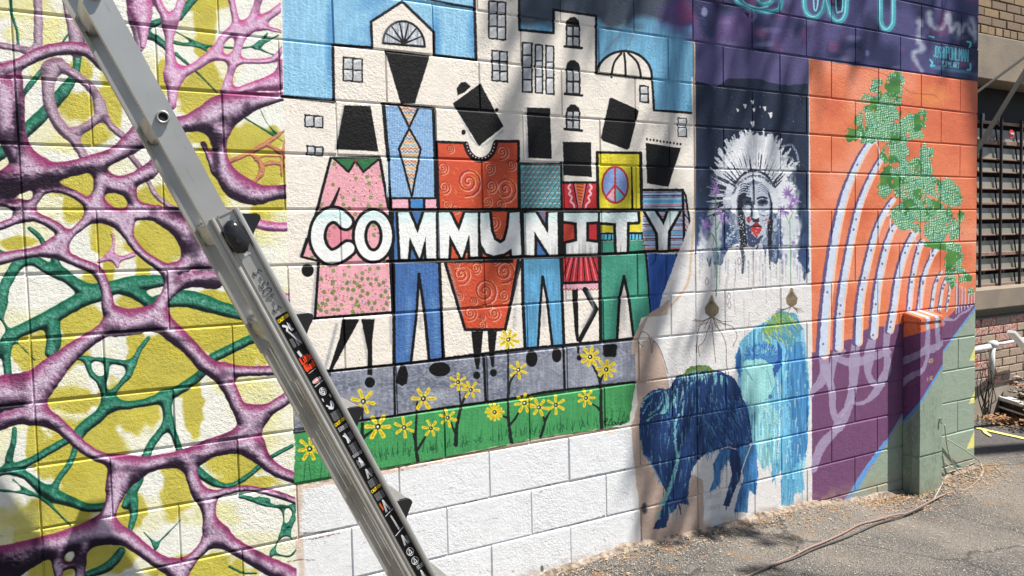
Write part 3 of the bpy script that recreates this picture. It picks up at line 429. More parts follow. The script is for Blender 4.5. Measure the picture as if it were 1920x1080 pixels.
rw = random.Random(3)
for A_, Z_ in (((835, 957), (915, 931.7)), ((915, 931.7), (990, 919)), ((990, 919), (1065, 900.7)), ((1065, 900.7), (1188, 877)), ((995, 1000.5), (1068, 987)), ((1068, 987), (1134, 966)), ((1134, 966), (1202, 955)), ((743, 884), (800, 872))):
    t = rw.random()*.2
    while t < 1:
        e = min(1, t+rw.uniform(.03, .16)); line([(A_[0]+(Z_[0]-A_[0])*q, A_[1]+(Z_[1]-A_[1])*q+rw.uniform(-.4, .4)) for q in (t, e)], rw.uniform(.4, 1.1), (96, 92, 92), a=rw.uniform(.3, .8), rough=1.5, smooth=False, dry=.2); t = e+rw.uniform(.01, .1)
for i in range(70):
    x, y = rw.uniform(565, 1190), rw.uniform(880, 1075); c = rw.choice([(150, 146, 140), (176, 174, 172), (236, 238, 240), (120, 116, 112)]); line([(x, y), (x+rw.uniform(-6, 22), y+rw.uniform(-7, 5))], rw.uniform(.3, .8), c, a=.6, dry=.3, rough=1)
for i in range(160): x, y = rw.uniform(540, 1300), rw.uniform(20, 1075); ell(x, y, rw.uniform(.5, 1.1), rw.uniform(.5, 1.2), (60, 56, 54), a=.55, n=6)
ell(1016, 1066, 3, 6, (66, 62, 60), a=.85, soft=3)

# ------------------------------------------------------------------ mural 3: portrait with feathers, bulbs and two bison
poly([(1296, 145), (1517, 108), (1523, 660), (1522, 1200), (1200, 1200), (1186, 880), (1190, 800), (1240, 560), (1300, 400)], (214, 212, 210), rough=1.5)
TAN = (188, 164, 148)
poly([(1258, 560), (1222, 585), (1205, 600), (1185, 640), (1184, 665), (1194, 662), (1192, 700), (1196, 760), (1183, 800), (1190, 880), (1200, 960), (1203, 1040), (1320, 1000), (1318, 900), (1280, 880), (1250, 840), (1255, 720), (1240, 660), (1222, 632), (1205, 640), (1200, 655), (1196, 640), (1215, 595), (1250, 590)], TAN, rough=3, rs=9)
line([(1202, 1030), (1290, 1005), (1320, 990)], 12, TAN, a=.8, soft=10, rough=6, rs=12); line([(1301, -300), (1301, 0), (1303, 150), (1304, 330), (1296, 480), (1285, 540), (1240, 590)], 2.2, (206, 180, 152), rough=1.4)
NV = (30, 42, 66)
sl = win(1300, 100, 1520, 560); X, Y = PX[sl], PY[sl]
bot = 470+22*np.sin(X/19)+60*np.clip((X-1488)/20, 0, 1)+10*(vn(X, Y, 5, 60, 40)-.5)*4
d = np.maximum.reduce([Y-bot+(vn(X, Y, 5, seed=3)-.5)*8, 1304.5-X, X-1516.5]); comp(sl, d, np.array(NV)+(np.array([44, 66, 104])-np.array(NV))*np.clip((Y[..., None]-330)/120+vn(X, Y, 14, 18, 3)[..., None]-.5, 0, 1), soft=2.2)
poly([(1304, -300), (1304, 151), (1345, 163), (1365, 147), (1420, 146), (1462, 160), (1516, 157), (1516, 100), (1516, -300)], (84, 78, 126), rough=3, rs=10)
sl = win(1300, 300, 1520, 545); X, Y = PX[sl], PY[sl]                  # pale haze of dry brushing round the figure
n = vn(X, Y, 3, 8, 50)*.6+vn(X, Y, 14, 20, 51)*.7
for cx, cy, rx, ry, a in ((1342, 420, 16, 90, .9), (1482, 430, 22, 110, 1.1), (1318, 455, 16, 40, .7), (1412, 400, 60, 80, .7), (1325, 470, 22, 16, .8), (1500, 500, 14, 30, .4)):
    A = np.clip((1.15-np.hypot((X-cx)/rx, (Y-cy)/ry))*1.6*a+(n-.75), 0, .92)*(X < 1516)*(X > 1306); IMG[sl] += (np.array([205, 208, 214])-IMG[sl])*A[..., None]
for i in range(90):
    x, y = random.uniform(1310, 1512), random.uniform(455, 500); line([(x, y), (x+random.uniform(-1, 1), y+random.uniform(12, 55))], (1.6, .4), random.choice([(120, 136, 164), (200, 204, 210), (64, 84, 118), (210, 212, 214)]), a=.4, soft=2, dry=.3, smooth=False)
poly([(1498, 470), (1516, 470), (1517, 520), (1508, 500), (1495, 490)], (46, 70, 112), rough=5, a=.9)
# feather crown
FW = (204, 208, 214)
def fan_(n, a0, a1, r0, r1, cx=1414, cy=378, sx=1., cols=(FW,), rr=(2.6, 1.2), a=.95):
    for i in range(n):
        t = a0+(a1-a0)*(i+random.uniform(-.3, .3))/(n-1); b = r1*random.uniform(.82, 1.06)
        line([(cx+r0*math.cos(t)*sx, cy-r0*math.sin(t)), (cx+b*math.cos(t+.03)*sx, cy-b*math.sin(t+.03))], rr, random.choice(cols), a=a, rough=1.6, rs=3, smooth=False, dry=.12)
poly([(1364, 330), (1370, 290), (1378, 265), (1392, 252), (1410, 248), (1430, 254), (1446, 252), (1458, 270), (1466, 300), (1476, 330), (1470, 380), (1360, 380)], FW, rough=10, rs=4, soft=4); fan_(70, .5, 2.62, 66, 132, sx=.72, rr=(4.2, 1.6)); fan_(60, -.1, 3.3, 55, 96, sx=.8, cols=(FW, (176, 184, 198)), rr=(2.2, .8))
fan_(34, .5, 2.6, 58, 92, sx=.74, cols=((26, 34, 54),), rr=(2.4, .6), a=.9); fan_(24, .7, 2.4, 62, 118, sx=.74, cols=((230, 232, 236),), rr=(1.6, .8)); fan_(24, 2.5, 3.5, 60, 88, cols=((28, 36, 56), (190, 196, 206)), rr=(2, .7)); fan_(18, -.5, .5, 56, 84, cols=(FW,), rr=(4, 2), sx=.95)
for v in ((1383, 207, 3), (1397, 199, 3.6), (1411, 192, 3.4), (1414, 206, 3), (1425, 200, 2), (1434, 204, 4), (1445, 216, 4.4), (1411, 233, 4.6)): poly([(v[0]-v[2], v[1]-v[2]), (v[0]+v[2]*.8, v[1]-v[2]*1.2), (v[0]+v[2]*.7, v[1]+v[2]*.5), (v[0]+.4, v[1]+v[2]*1.5)], (214, 214, 212), rough=1.6, rs=2)
line([(1466, 275), (1484, 272), (1494, 288), (1498, 310)], 2, (120, 134, 150), dry=.35); line([(1466, 300), (1484, 296), (1492, 320)], 2, (150, 160, 170), dry=.35)
F_ = T(1360, 340, 7.717)
oval = F_(175, 900, 165, 560, 165, 250, 225, 110, 330, 20, 430, -15, 530, 20, 620, 120, 670, 240, 690, 400, 680, 900)
line(F_(140, 420, 140, 230, 215, 80, 330, -20, 430, -50, 540, -20, 660, 110, 715, 260, 720, 420), 6.5, (196, 202, 210), dry=.1, rough=3, rs=3); line(F_(110, 180, 200, 30, 330, -60, 430, -80, 560, -50, 690, 60), 2, (70, 84, 110), dry=.35, rough=2)
poly(oval, (112, 126, 150), rough=2)
poly(F_(185, 560, 180, 260, 240, 130, 330, 40, 360, 60, 300, 200, 250, 400, 290, 560, 320, 950, 215, 960), (30, 34, 46), rough=3, rs=3); poly(F_(600, 110, 650, 200, 690, 380, 670, 950, 610, 950, 610, 600, 660, 420, 640, 250), (28, 32, 44), rough=3, rs=3)
poly(F_(300, 260, 330, 90, 420, 30, 520, 60, 600, 150, 640, 280, 640, 480, 600, 640, 590, 800, 500, 900, 380, 880, 330, 720, 290, 560), (168, 178, 194), rough=3, rs=3)
poly(F_(245, 240, 300, 225, 380, 250, 385, 340, 330, 350, 250, 320), (44, 54, 76), rough=3, rs=2); poly(F_(465, 300, 500, 262, 580, 255, 640, 300, 590, 330, 500, 350), (44, 54, 76), rough=3, rs=2)
line(F_(240, 245, 300, 228, 375, 250), 1.4, (24, 30, 48)); line(F_(465, 250, 530, 228, 600, 245), 1.6, (20, 26, 44)); ell(*F_(330, 300)[0], 4.4, 2.4, (18, 22, 34)); ell(*F_(545, 298)[0], 5, 2.6, (18, 22, 34)); line(F_(470, 340, 540, 355, 610, 330), .8, (70, 84, 110))
for j in range(9): line(F_(190+j*3, 210-j*18, 260, 170-j*17, 350, 190-j*18), .9, (190, 198, 210) if j % 2 else (40, 52, 78), dry=.25); line(F_(480, 170-j*16, 540, 150-j*14, 610+j*2, 200-j*12), .8, (86, 100, 128) if j % 2 else (206, 210, 216), dry=.35)
line(F_(412, -20, 418, 330), 1.2, (30, 36, 52)); poly(F_(385, 220, 405, 30, 412, 330, 400, 500, 380, 380), (214, 216, 220), rough=2, a=.8); line(F_(385, 300, 385, 420, 378, 540), 2.2, (34, 44, 66), dry=.2); poly(F_(420, 340, 470, 380, 490, 520, 430, 530), (206, 210, 216), rough=2, rs=3); poly(F_(375, 530, 440, 545, 500, 530, 480, 585, 400, 590), (30, 38, 56), rough=3, rs=2)
poly(F_(245, 380, 370, 390, 375, 480, 300, 520), (196, 204, 212), a=.75, rough=4, rs=3); poly(F_(500, 400, 640, 390, 630, 500, 540, 490), (190, 198, 210), a=.7, rough=4, rs=3); line(F_(490, 420, 560, 430, 630, 400), 1, (60, 76, 104), dry=.3); line(F_(500, 480, 570, 500, 640, 480), 1, (70, 84, 110), dry=.3)
poly(F_(300, 620, 370, 650, 380, 760, 460, 810, 540, 780, 500, 890, 430, 940, 330, 930), (52, 66, 98), rough=5, rs=3)
poly(F_(310, 520, 350, 510, 375, 550, 350, 610, 320, 580), (150, 50, 52), rough=3, rs=2); poly(F_(370, 660, 430, 590, 455, 590, 520, 655, 450, 670), (150, 36, 40), rough=3, rs=2); line(F_(365, 658, 450, 650, 520, 660), 1.5, (50, 20, 30)); poly(F_(375, 675, 520, 672, 520, 730, 460, 800, 400, 760, 375, 710), (196, 50, 46), rough=4, rs=2); line(F_(540, 575, 580, 560, 600, 545), 1.3, (160, 70, 80), dry=.3); line(F_(570, 640, 600, 590, 640, 560), 1.2, (180, 110, 116), dry=.4)
for P in (F_(20, 860, 120, 740, 180, 690), F_(60, 900, 160, 780), F_(700, 620, 760, 520, 800, 560), F_(720, 700, 790, 600)): line(P, (3, 1.4), (160, 174, 196), dry=.35, rough=2)
for P in (F_(740, 930, 740, 700, 770, 520, 800, 600, 830, 930), F_(0, 930, 60, 820, 160, 720, 180, 930)): poly(P, (58, 82, 122), a=.65, rough=7, rs=3)
for i in range(150):
    x, y = random.uniform(1362, 1400) if i % 3 else random.uniform(1400, 1470), random.uniform(404, 462); ell(x, y, random.uniform(.5, 1.1), random.uniform(.5, 1.3), (226, 228, 230), a=.9, n=6)
for i in range(110): x, y = random.uniform(1308, 1514), random.uniform(160, 470); ell(x, y, .5, random.uniform(.5, 1.2), (190, 196, 204), a=.6, n=5)
line([(1390, 462), (1393, 480), (1392, 512)], (4, 2), (60, 68, 84), dry=.2, a=.9); line([(1444, 462), (1443, 480), (1444, 505)], (2.6, 1), (60, 68, 84), dry=.2, a=.9); line([(1300, 469), (1400, 462), (1516, 460)], 1.1, (30, 34, 50), a=.6, dry=.3)
line([(1495, 412), (1499, 436)], 1, (190, 198, 206)); ell(1498, 438, 2.4, 4, (204, 210, 216)); ell(1494, 452, 3, 4, (214, 216, 218))
# flowers on stalks, bulbs and roots
GNs = (86, 140, 112)
line([(1342, 350), (1342, 420), (1344, 480), (1343, 555)], 1.1, GNs); line([(1343, 455), (1336, 440), (1325, 432)], 1, GNs); line([(1344, 430), (1350, 415)], 1, GNs); line([(1481, 410), (1482, 470), (1483, 535)], .9, (120, 168, 130)); line([(1482, 425), (1474, 405)], .8, (120, 168, 130)); line([(1482, 410), (1492, 385)], .8, (120, 168, 130))
LV = ((138, 108, 172), (168, 138, 192), (120, 90, 156))
for x, y, r in ((1341, 348, 13), (1339, 360, 9), (1352, 400, 12), (1358, 412, 10), (1325, 424, 13), (1322, 416, 9), (1478, 362, 13), (1484, 370, 11), (1494, 376, 10), (1470, 396, 11), (1482, 388, 9), (1488, 457, 5)):
    for i in range(13): t = random.uniform(0, 6.28); line([(x, y), (x+r*.85*math.cos(t), y+r*math.sin(t))], (1.9, .6), random.choice(LV), a=.85, rough=1, smooth=False)
def bulb(x, y, r, h):
    poly([(x-2, y-h), (x+1, y-h), (x+r*.4, y-h*.55), (x+r, y-h*.1), (x+r*.9, y+h*.35), (x+r*.3, y+h*.62), (x-r*.3, y+h*.62), (x-r*.9, y+h*.35), (x-r, y-h*.1), (x-r*.5, y-h*.55)], (140, 126, 100), rough=1)
    for k in range(-3, 4): line([(x, y-h*.6), (x+k*r*.27, y), (x+k*r*.12, y+h*.55)], .5, (86, 74, 58), a=.8)
    for k in range(11): t = random.uniform(.2, 2.94); L = random.uniform(1.2, 2.6)*r; line([(x, y+h*.6), (x+L*.6*math.cos(t), y+h*.6+L*.25), (x+L*1.2*math.cos(t), y+h*.6+L*abs(math.sin(t))*.8)], (.7, .35), (104, 84, 74), rough=.3)
bulb(1335, 579, 13.5, 25); bulb(1484.5, 561, 11, 22)
for x, y0, y1 in ((1365, 485, 600), (1362, 520, 575), (1412, 470, 555), (1425, 480, 540), (1462, 470, 560), (1380, 500, 590), (1436, 520, 570), (1395, 560, 640), (1405, 585, 620)):
    line([(x, y0), (x+random.uniform(-4, 4), (y0+y1)/2), (x+random.uniform(-3, 3), y1)], .5, (150, 138, 140), a=.7, dry=.15)
for x, y in ((1367, 556), (1368, 572), (1325, 528), (1386, 490)): line([(x, y-8), (x+3, y), (x, y+7), (x-3, y), (x, y-8)], .6, (120, 90, 110), a=.7)
for P in ([(1334, 600), (1320, 640), (1310, 650), (1312, 668)], [(1335, 605), (1338, 640), (1342, 680)], [(1340, 605), (1360, 640), (1362, 680), (1366, 700)], [(1330, 604), (1312, 612), (1308, 640), (1306, 662)], [(1345, 604), (1372, 612), (1382, 630), (1374, 650)]): line(P, .6, (110, 90, 84), rough=.4)
line([(1206, 650), (1197, 640), (1204, 622), (1218, 632), (1222, 662), (1226, 640), (1240, 660), (1252, 700)], .7, (120, 110, 104)); 
# bison
B_ = T(1180, 600, 2.7)
D1, D2, TQ, MB, LB = (24, 52, 102), (34, 74, 136), (116, 184, 186), (56, 118, 176), (100, 174, 208)
rb_ = random.Random(8)
def inpoly_strokes(P, n, cols, L=(8, 22), ang=(1.1, 2.1), w=(.9, .4), a=.75, box=None):
    xs = [p[0] for p in P]; ys = [p[1] for p in P]; bx = box or (min(xs), max(xs), min(ys), max(ys))
    for _ in range(n):
        x, y = rb_.uniform(bx[0], bx[1]), rb_.uniform(bx[2], bx[3])
        if inside(P, (x, y)): l, t = rb_.uniform(*L), rb_.uniform(*ang); line([(x, y), (x+l*.5*math.cos(t), y+l*math.sin(t))], w, rb_.choice(cols), a=a, smooth=False, dry=.2)
# pale one behind
lp2 = [(1388, 640), (1420, 612), (1440, 600), (1462, 582), (1490, 588), (1508, 620), (1516, 700), (1518, 760), (1514, 840), (1506, 890), (1509, 918), (1490, 925), (1485, 950), (1465, 948), (1466, 880), (1448, 905), (1446, 868), (1430, 880), (1418, 850), (1405, 800), (1396, 745), (1384, 735), (1384, 700), (1378, 670)]
poly(lp2, LB, rough=3, rs=3, streak=.35); poly([(1472, 640), (1504, 640), (1517, 740), (1513, 850), (1486, 880), (1478, 760)], (58, 124, 182), rough=6, rs=3, streak=.4, a=.85)
poly([(1402, 750), (1440, 750), (1464, 780), (1460, 860), (1432, 880), (1412, 830)], (146, 206, 206), rough=6, rs=3, a=.8, streak=.4)
poly([(1424, 625), (1452, 590), (1462, 582), (1490, 588), (1505, 615), (1480, 660), (1466, 640)], (82, 146, 172), rough=4)
inpoly_strokes(lp2, 420, [(156, 210, 212), (56, 122, 184), (96, 172, 208), (190, 220, 222), (74, 148, 196)], (8, 26), (1.2, 1.9), (1.2, .4), .7)
poly([(1428, 622), (1450, 594), (1462, 584), (1484, 592), (1490, 606), (1466, 612), (1440, 630)], (128, 166, 74), rough=7, rs=3, a=.8)
for i in range(70): x, y = rb_.uniform(1432, 1498), rb_.uniform(586, 640); line([(x, y), (x+rb_.uniform(2, 10), y+rb_.uniform(4, 12))], (1.3, .5), rb_.choice([(168, 184, 70), (76, 140, 110), (92, 168, 200), (210, 200, 80)]), a=.8, smooth=False)
poly([(1390, 700), (1396, 676), (1430, 668), (1452, 684), (1453, 720), (1442, 744), (1420, 756), (1396, 752), (1388, 728)], (142, 204, 204), rough=2, streak=.15)
poly([(1396, 676), (1400, 655), (1424, 644), (1450, 648), (1462, 668), (1456, 692), (1430, 672)], (62, 128, 186), rough=4, rs=3)
for i in range(190): t = rb_.uniform(-3.05, -.1); r0 = rb_.uniform(6, 24); x, y = 1429+r0*1.35*math.cos(t), 668+r0*.9*math.sin(t); line([(x, y), (x+4*math.cos(t), y+7*math.sin(t))], (1.1, .4), rb_.choice([(40, 92, 160), (74, 150, 200), (140, 196, 214), (54, 112, 176)]), a=.85, smooth=False)
poly([(1387, 650), (1380, 668), (1379, 690), (1388, 708), (1389, 690), (1390, 668)], (48, 104, 170), rough=1); poly([(1457, 638), (1467, 656), (1466, 684), (1452, 708), (1448, 692), (1459, 674)], (40, 88, 158), rough=1); ell(1444, 744, 4, 5, (60, 96, 130), a=.8); line([(1396, 690), (1410, 712)], 1, (90, 150, 180)); line([(1420, 680), (1440, 700), (1446, 726)], .9, (100, 164, 186), dry=.3)
line([(1456, 700), (1462, 780), (1458, 860)], 1.2, (220, 226, 228), dry=.5); line([(1478, 840), (1484, 900), (1480, 945)], 1.4, (70, 140, 190), dry=.2)
for i in range(26): x = rb_.uniform(1465, 1506); line([(x, 900), (x+rb_.uniform(-2, 2), 925+rb_.uniform(0, 28) if x < 1490 else 925)], (1.6, .5), rb_.choice([LB, (64, 140, 186)]), a=.7, smooth=False)
# dark one in front
body = B_(52, 520, 55, 440, 72, 395, 105, 360, 150, 346, 185, 352, 205, 345, 215, 325, 230, 295, 270, 270, 330, 252, 400, 246, 470, 262, 530, 295, 560, 345, 575, 400, 600, 450, 616, 560, 622, 625, 585, 640, 545, 650, 500, 640, 430, 662, 375, 682, 345, 715, 315, 765, 300, 850, 298, 935, 250, 928, 228, 965, 200, 985, 188, 1050, 118, 1060, 150, 990, 170, 930, 186, 868, 150, 800, 105, 715, 72, 680, 58, 600)
legs = [(B_(535, 640, 640, 628, 652, 780, 640, 885, 605, 862, 598, 975, 530, 972, 552, 880, 580, 800, 556, 720), MB), (B_(478, 648, 545, 655, 575, 740, 560, 800, 530, 870, 505, 945, 474, 938, 500, 860, 520, 770, 500, 700), D1), (B_(462, 655, 515, 655, 500, 705, 462, 765, 462, 820, 432, 858, 405, 865, 428, 800, 424, 730), MB)]
for P, c in legs: poly(P, c, rough=2, rs=3, streak=.35); inpoly_strokes(P, 60, [c, (90, 160, 200), (30, 70, 130)], (8, 18), (1.3, 1.8))
poly(body, D1, rough=3, rs=3, streak=.3)
poly(B_(370, 480, 520, 400, 600, 450, 615, 600, 560, 630, 480, 640, 375, 672), D2, rough=8, rs=4, a=.7, streak=.4)
poly(B_(265, 278, 300, 242, 350, 226, 400, 232, 442, 262, 400, 258, 330, 268), (92, 122, 68), rough=4, rs=3); inpoly_strokes(B_(255, 280, 300, 242, 400, 232, 450, 270, 400, 280, 300, 290), 60, [(130, 150, 70), (44, 84, 64), TQ, (170, 170, 80)], (4, 10), (1.2, 2.2))
hump = B_(212, 345, 232, 296, 280, 268, 340, 254, 440, 262, 520, 300, 470, 320, 380, 300, 320, 330, 285, 380, 270, 470, 225, 430)
inpoly_strokes(hump, 260, [TQ, (84, 150, 168), (150, 206, 204), D1], (6, 18), (1.2, 2.3), (1.5, .5), .85)
poly(B_(172, 352, 192, 372, 204, 430, 184, 472, 152, 478, 178, 430, 184, 390), TQ, rough=2, a=.9)
for P in (B_(62, 440, 80, 400, 120, 368, 160, 358), B_(70, 470, 84, 440, 110, 410), B_(90, 510, 130, 480, 180, 470), B_(100, 480, 150, 440, 170, 400)): line(P, (2.2, .8), TQ, dry=.3, rough=2)
inpoly_strokes(body, 520, [TQ, (66, 128, 160), D2, (14, 32, 70), (30, 66, 124)], (8, 30), (1.25, 1.95), (1.0, .3), .65, box=(1200, 1345, 700, 960))
inpoly_strokes(body, 260, [(90, 150, 190), D1, (60, 100, 160), (120, 180, 200)], (8, 22), (.5, 1.2), (.8, .3), .6, box=(1318, 1412, 740, 850))
line(B_(250, 480, 232, 540, 236, 640, 246, 700, 228, 780, 206, 850, 172, 930), (2.0, 4.2), TQ, rough=3, dry=.18, a=.9); line(B_(165, 930, 150, 1000), 3, TQ, dry=.45, rough=3)
line(B_(70, 680, 100, 705, 130, 760, 160, 820), 1.4, (70, 120, 170), dry=.3); line(B_(250, 930, 262, 985), (1.6, .6), D1)
line(B_(618, 626, 590, 700, 566, 768), 1.1, (214, 220, 224)); ell(1208.5, 953, 5, 10, (50, 52, 62), a=.9, soft=5)
text('PAOLA EAST', (1325, 929), (2.1, -.42), (0, 8), .35, (150, 146, 150), a=.5); text('SINGMASTE', (1326, 950), (2.1, -.4), (0, 8), .35, (150, 146, 150), a=.5)

# ------------------------------------------------------------------ mural 4: night band, orange wood with roots, green foot
cor = [(1298, -400), (1860, -400), (1860, 170), (1832, 152), (1600, 123), (1517, 110), (1298, 77)]
sl = win(1298, -400, 1860, 170); X, Y = PX[sl], PY[sl]; d = sdpoly(cor, X, Y); n1, n2, n3 = vn(X, Y, 60, 45, 61), vn(X, Y, 34, 50, 62), vn(X, Y, 26, 30, 63)
col = np.array([70, 68, 118])+(np.array([108, 84, 140])-np.array([70, 68, 118]))*n1[..., None]*np.clip((1600-X)/200, 0, 1)[..., None]; col = col+(np.array([30, 36, 76])-col)*np.clip((n2-.45)*3+np.clip((X-1620)/160, 0, .55), 0, 1)[..., None]; col = col+(np.array([152, 78, 128])-col)*np.clip((n3-.72)*3, 0, .5)[..., None]; col = col+(np.array([134, 134, 172])-col)*np.clip((vn(X, Y, 40, 14, 64)-.7)*2.2, 0, .5)[..., None]
comp(sl, d, col, rough=1)
line([(1308, 20), (1320, 40), (1334, 66)], 5, (40, 54, 96), a=.7, soft=8); ell(1321, 22, 6, 9, (140, 146, 190), soft=3, a=.8); ell(1626, 100, 4, 6, (96, 108, 160), soft=4, a=.7); poly([(1396, 22), (1406, 25), (1402, 34)], (40, 30, 60)); line([(1412, 22), (1416, 30), (1410, 38)], 3, (150, 150, 196), a=.5, soft=4)
CY, CW = (60, 164, 180), (166, 222, 226)
for P in ([(1368, -60), (1378, -5), (1404, 14), (1436, 22), (1455, 19), (1464, 6), (1468, -60)], [(1410, -40), (1424, 2), (1440, 6), (1448, -4), (1450, -40)], [(1506, -60), (1508, 10), (1516, 28), (1530, 32), (1542, 20), (1548, -4), (1552, 8), (1560, 30), (1572, 40), (1583, 32), (1587, 10), (1588, -60)], [(1651, -60), (1651, 20), (1652, 44), (1662, 56), (1672, 48), (1675, 30), (1675, -60)]):
    line(P, 5.2, (90, 176, 190), a=.5, soft=5); line(P, 4.4, CY); line([(x-1.4, y-1) for x, y in P], .8, CW, soft=1.2)
for P in ([(1526, -60), (1526, 14), (1533, 8), (1535, -60)], [(1566, -60), (1568, 16), (1574, 22), (1580, 12), (1580, -60)], [(1388, -40), (1392, 0), (1420, 14), (1440, 12)]): line(P, 1.4, (120, 208, 214))
for P in ([(1742, 25), (1743, 40), (1752, 52), (1766, 54), (1772, 46)], [(1778, 30), (1780, 44), (1784, 56)], [(1784, 58), (1796, 46), (1800, 62), (1812, 44), (1822, 62), (1826, 48)], [(1822, 36), (1827, 50), (1829, 78)], [(1776, 28), (1780, 50)], [(1724, 40), (1722, 70)], [(1722, 76), (1730, 92), (1714, 100), (1716, 112), (1728, 134)]):
    line(P, (6, 2.6), (178, 188, 198), a=.75, soft=7, rough=4, rs=6)
text('JOSH', (1750, 86), (3.9, .62), (-.3, 20), 1.0, (74, 174, 192)); text('POHLMAN', (1774, 87.5), (4.5, .7), (-.3, 22), 1.0, (74, 174, 192)); text('@JPM.ART', (1766, 114), (3.1, .4), (-.2, 10), .6, (110, 184, 200))
for i in range(16): x = 1750+i*4.2; line([(x, 104), (x+.2, 104+random.uniform(6, 18))], (.7, .3), (70, 160, 180), a=.7, smooth=False)
for P in ([(1743, 68), (1751, 70)], [(1744, 112), (1748, 118), (1745, 124), (1752, 123)], [(1814, 78), (1820, 80), (1819, 88)], [(1819, 120), (1819, 130), (1814, 131)]): line(P, 1.8, (80, 190, 206))
line([(1750, 127), (1818, 136)], 3, (60, 130, 160), a=.6, soft=5)
# orange
OG = (220, 116, 76)
poly([(1517, 110), (1600, 123), (1840, 153), (1840, 700), (1760, 1000), (1523, 1000), (1523, 660)], OG, rough=.6)
sl = win(1516, 105, 1842, 680); X, Y = PX[sl], PY[sl]; d = sdpoly([(1517, 111), (1600, 124), (1840, 154), (1840, 700), (1523, 700)], X, Y)
n = vn(X, Y, 46, 40, 70); IMG[sl] += (np.array([232, 146, 116])-IMG[sl])*(np.clip((n-.45)*1.9, 0, .7)*(d < 0))[..., None]; IMG[sl] += (np.array([196, 84, 58])-IMG[sl])*(np.clip((.36-n)*2, 0, .5)*(d < 0))[..., None]; IMG[sl] += (np.array([230, 142, 72])-IMG[sl])*(np.clip(1-np.hypot((X-1750)/40, (Y-180)/26), 0, .6)*(d < 0))[..., None]
# purple ground, green foot, blue line
PP = (112, 70, 108)
poly([(1522, 661), (1560, 656), (1575, 642), (1590, 636), (1602, 637), (1612, 622), (1640, 612), (1668, 612), (1700, 604), (1768, 604), (1778, 594), (1798, 575), (1829, 568), (1838, 568), (1838, 580), (1768, 660), (1660, 830), (1580, 960), (1523, 1000)], PP, rough=1, streak=.05)
GF = (142, 158, 140)
poly([(1840, 570), (1829, 580), (1768, 662), (1665, 828), (1583, 955), (1570, 1100), (1860, 1100), (1860, 560)], GF, rough=1)
line([(1836, 568), (1829, 577), (1768, 660), (1700, 765), (1662, 828)], 1.6, (92, 150, 210), smooth=False); line([(1662, 828), (1630, 872), (1586, 944)], (3.4, 6), (92, 150, 214), rough=2.5, smooth=False, dry=.06)
for x, y in ((1829, 672), (1829, 752), (1830, 830)): poly([(x, y-30), (x+14, y-30), (x+14, y+6), (x-18, y+12)] if y > 800 else [(x, y-22), (x+12, y-22), (x+12, y+2), (x-12, y+5)], (222, 216, 120), rough=.8)
# roots
def root(P, a=.85): line(P, 1, (160, 148, 178), a=a, rough=1.6, rs=3, dry=.04)
for P in ([(1540, 655, 9), (1546, 690, 9), (1540, 715, 9), (1526, 730, 6), (1522, 742, 4)], [(1546, 690, 8), (1560, 730, 7), (1562, 770, 6), (1570, 800, 7), (1545, 830, 9), (1534, 850, 8), (1526, 880, 6)], [(1570, 655, 6), (1560, 690, 7), (1556, 720, 6)], [(1566, 670, 6), (1600, 680, 8), (1640, 668, 7), (1665, 660, 6)], [(1605, 640, 7), (1602, 680, 10), (1600, 720, 8), (1592, 760, 8), (1578, 795, 8), (1568, 805, 8)], [(1636, 630, 7), (1630, 668, 10), (1628, 700, 6), (1640, 720, 6), (1655, 720, 5)], [(1665, 612, 7), (1662, 650, 6), (1664, 690, 7), (1655, 710, 8), (1642, 735, 7), (1625, 752, 4), (1603, 756, 3), (1600, 735, 3)], [(1598, 750, 3), (1575, 780, 5)], [(1580, 660, 6), (1575, 650, 4)], [(1768, 600, 3), (1775, 598, 4), (1790, 600, 2), (1800, 590, 2), (1815, 582, 2), (1828, 568, 1)], [(1768, 606, 4), (1760, 618, 4)]): root(P)
for x, y0 in ((1793, 588), (1798, 586), (1803, 583), (1809, 580), (1815, 577), (1821, 573), (1826, 568)): line([(x, y0), (x+.5, 530+(x-1790)*.6)], .9, (190, 190, 214), a=.9); line([(x-1.5, y0), (x-1, 535+(x-1790)*.6)], .5, (90, 70, 110), a=.8)
# birch trunks
def birch(P, r0, r1, r=None):
    n = len(P); Q = [(x, y, r0+(r1-r0)*i/(n-1)) for i, (x, y) in enumerate(P)]
    line([(x+q*.5, y, q+1.0) for x, y, q in Q], 1, (232, 186, 160), rough=.6); line([(x-q*.38, y, q+.5) for x, y, q in Q], 1, (96, 80, 122), rough=1.6, rs=3); line([(x+q*.22, y, q*.82) for x, y, q in Q], 1, (192, 206, 226), rough=1.8, rs=3)
    for _ in range(5):
        i = random.randrange(n-1); t = random.random(); x = Q[i][0]+(Q[i+1][0]-Q[i][0])*t; y = Q[i][1]+(Q[i+1][1]-Q[i][1])*t; ell(x+1, y, 2, 2.4, (84, 76, 110), a=.8, n=8)
birch([(1541, 664), (1545, 600), (1553, 520), (1567, 430), (1585, 360), (1606, 310), (1626, 274), (1646, 258)], 9, 4); birch([(1570, 652), (1573, 590), (1582, 520), (1597, 440), (1614, 375), (1640, 318), (1656, 292)], 7, 4); birch([(1607, 642), (1611, 570), (1624, 500), (1643, 430), (1662, 392), (1674, 375)], 6.6, 4)
